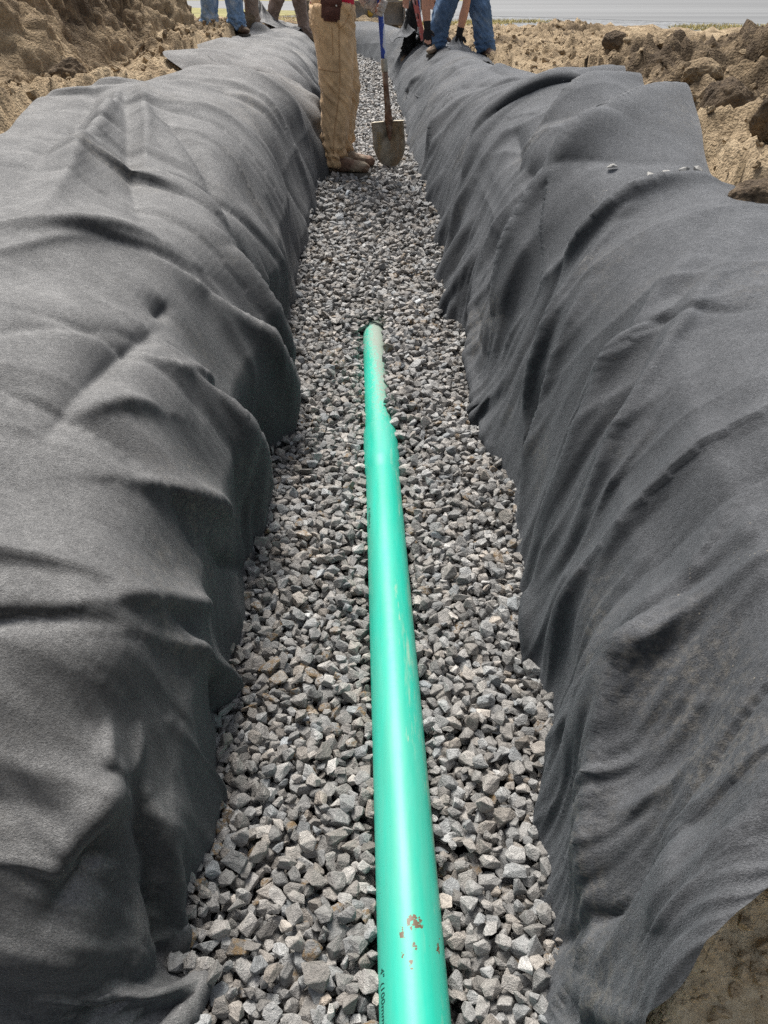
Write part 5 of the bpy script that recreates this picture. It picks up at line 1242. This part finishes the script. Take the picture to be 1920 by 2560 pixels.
# curved blade
n = 12; Vb = []
for xx in (-.97, .97):
    for i in range(n):
        a = i / (n - 1); Vb.append((xx, -.35 + .07 * math.sin(a * math.pi) , .17 + .36 * a))
Vb = np.array(Vb); Fb = [(i, i + 1, n + i + 1, n + i) for i in range(n - 1)]
bd = raw('blade', Vb, Fb, M['blade_steel'], ex); md = bd.modifiers.new('t', 'SOLIDIFY'); md.thickness = .03
part_box('wear_edge', (0, -.355, .535), (1.95, .05, .03), M['blade_steel'], bd, .006)
for sg in (-1, 1):
    part_box('end_plate', (sg * .985, -.30, .35), (.025, .16, .36), M['blade_steel'], bd, .006)
    tk = []
    pth = [(sg * .72, .25 + .26 * math.cos(t) * (-1) if False else 0, 0) for t in (0,)]
    ang = np.linspace(0, 2 * math.pi, 48, endpoint=False); loop = []
    for a in ang: loop.append((1.0 + .78 * np.sign(math.cos(a)) * min(1, abs(math.cos(a)) * 1.6) + .26 * math.cos(a), .30 + .28 * math.sin(a)))
    bm = bmesh.new(); rings = []
    for i, (yy, z_) in enumerate(loop):
        k = 1.05 if i % 2 else 1.0
        rings.append([bm.verts.new((sg * .72 + dx, 1.0 + (yy - 1.0) * k, .30 + (z_ - .30) * k)) for dx in (-.16, .16)])
    for i in range(48):
        r0, r1 = rings[i], rings[(i + 1) % 48]; bm.faces.new((r0[0], r0[1], r1[1], r1[0]))
    bm.faces.new([r[0] for r in rings]); bm.faces.new([r[1] for r in rings])
    t_ = bm_obj('track', bm, M['track'], ex)
part_box('undercarriage', (0, 1.0, .36), (1.1, 1.0, .26), M['dark_metal'], ex, .03)
part_box('push_arm', (-.35, .1, .36), (.10, .9, .12), M['yellow'], ex, .02); part_box('push_arm', (.35, .1, .36), (.10, .9, .12), M['yellow'], ex, .02)
hs_ = part_box('housing', (0, 1.15, .98), (1.75, 1.7, .62), M['yellow'], ex, .10)
cb_ = part_box('cab', (-.35, .95, 1.95), (.95, 1.15, 1.35), M['yellow'], ex, .08)
part_box('window', (0, -.58, .12), (.80, .02, .85), M['cab_glass'], cb_, .005)
part_box('boom', (.42, .3, 1.75), (.22, .26, 1.5), M['yellow'], ex, .04, (.5, 0, 0)); part_box('boom', (.42, -.35, 2.25), (.18, 1.2, .22), M['yellow'], ex, .04, (-.5, 0, 0))
# mound of tan soil against the blade
o = clod_mesh('soil_clod', (.34, .30, .17), 31, M['soil'], sub=5, rough=1.3, wet_or_lit=-.1); o.location = (-.35, 16.4, .76); tag(o, 'small tan heap of soil pushed up in front of the steel blade', 'soil heap')

# ---------------------------------------------------------------- printing on the pipe
def pipe_text(body, y_start, size, ang0, name):
    cu = bpy.data.curves.new('t', 'FONT'); cu.body = body; cu.size = size; cu.resolution_u = 3; cu.space_character = 1.05
    to = bpy.data.objects.new('t', cu); COL.objects.link(to); dg = bpy.context.evaluated_depsgraph_get(); dg.update()
    me = bpy.data.meshes.new_from_object(to.evaluated_get(dg)); bpy.data.objects.remove(to)
    bm = bmesh.new(); bm.from_mesh(me); bmesh.ops.triangulate(bm, faces=bm.faces)
    bmesh.ops.subdivide_edges(bm, edges=[e for e in bm.edges if e.calc_length() > size * .25], cuts=2)
    for v in bm.verts:
        y = y_start - v.co.x; a = ang0 + v.co.y / PIPE_R; r = float(bell(np.array([y]))[0]) + .0006
        v.co = Vector((float(pipe_x(y)) + r * math.sin(a), y, PIPE_Z + r * math.cos(a)))
    bm.to_mesh(me); bm.free(); me.materials.append(M['ink']); me.name = name
    return link(bpy.data.objects.new(name, me), pipe)
M['ink'] = mat_plain('black_ink', (.01, .05, .04), .6)
pipe_text('4" (100mm) x', .588, .0165, -1.18, 'printed_text')
pipe_text('4" (100mm) x', 1.86, .0165, -1.15, 'printed_text')
# ---------------------------------------------------------------- camera and light
cam = bpy.data.cameras.new('camera'); co = link(bpy.data.objects.new('camera', cam))
cam.sensor_fit = 'VERTICAL'; cam.sensor_height = 36; cam.lens = 36 * 1923 / 2560
cam.clip_start = .02; cam.clip_end = 2000
co.location = (0, 0, CAM_Z); co.rotation_euler = (math.radians(90 - 34), 0, 0)
scene.camera = co
w = bpy.data.worlds.new('World'); scene.world = w; w.use_nodes = True
nt = w.node_tree; bg = nt.nodes['Background']
sky = nt.nodes.new('ShaderNodeTexSky'); sky.sky_type = 'NISHITA'; sky.sun_disc = False
EL, AZ = 57, -18          # sun: elevation, and degrees clockwise from straight ahead
sky.sun_elevation = math.radians(EL); sky.sun_rotation = math.radians(AZ); sky.dust_density = 4; sky.air_density = 1.0; sky.ozone_density = 1.0
hs = nt.nodes.new('ShaderNodeHueSaturation'); hs.inputs['Saturation'].default_value = .40
nt.links.new(sky.outputs[0], hs.inputs['Color']); nt.links.new(hs.outputs[0], bg.inputs[0]); bg.inputs[1].default_value = .15
sl = bpy.data.lights.new('sun', 'SUN'); sl.energy = 5.0; sl.angle = math.radians(26); sl.color = (1, .96, .90)
so = link(bpy.data.objects.new('sun', sl))
d = Vector((math.sin(math.radians(AZ)) * math.cos(math.radians(EL)), math.cos(math.radians(AZ)) * math.cos(math.radians(EL)), math.sin(math.radians(EL))))
so.rotation_euler = d.to_track_quat('Z', 'Y').to_euler(); so.location = (0, 0, 20)
scene.view_settings.view_transform = 'Standard'; scene.view_settings.look = 'None'; scene.view_settings.exposure = 0
scene.render.engine = 'CYCLES'
scene.cycles.max_bounces = 6
scene.cycles.use_denoising = False
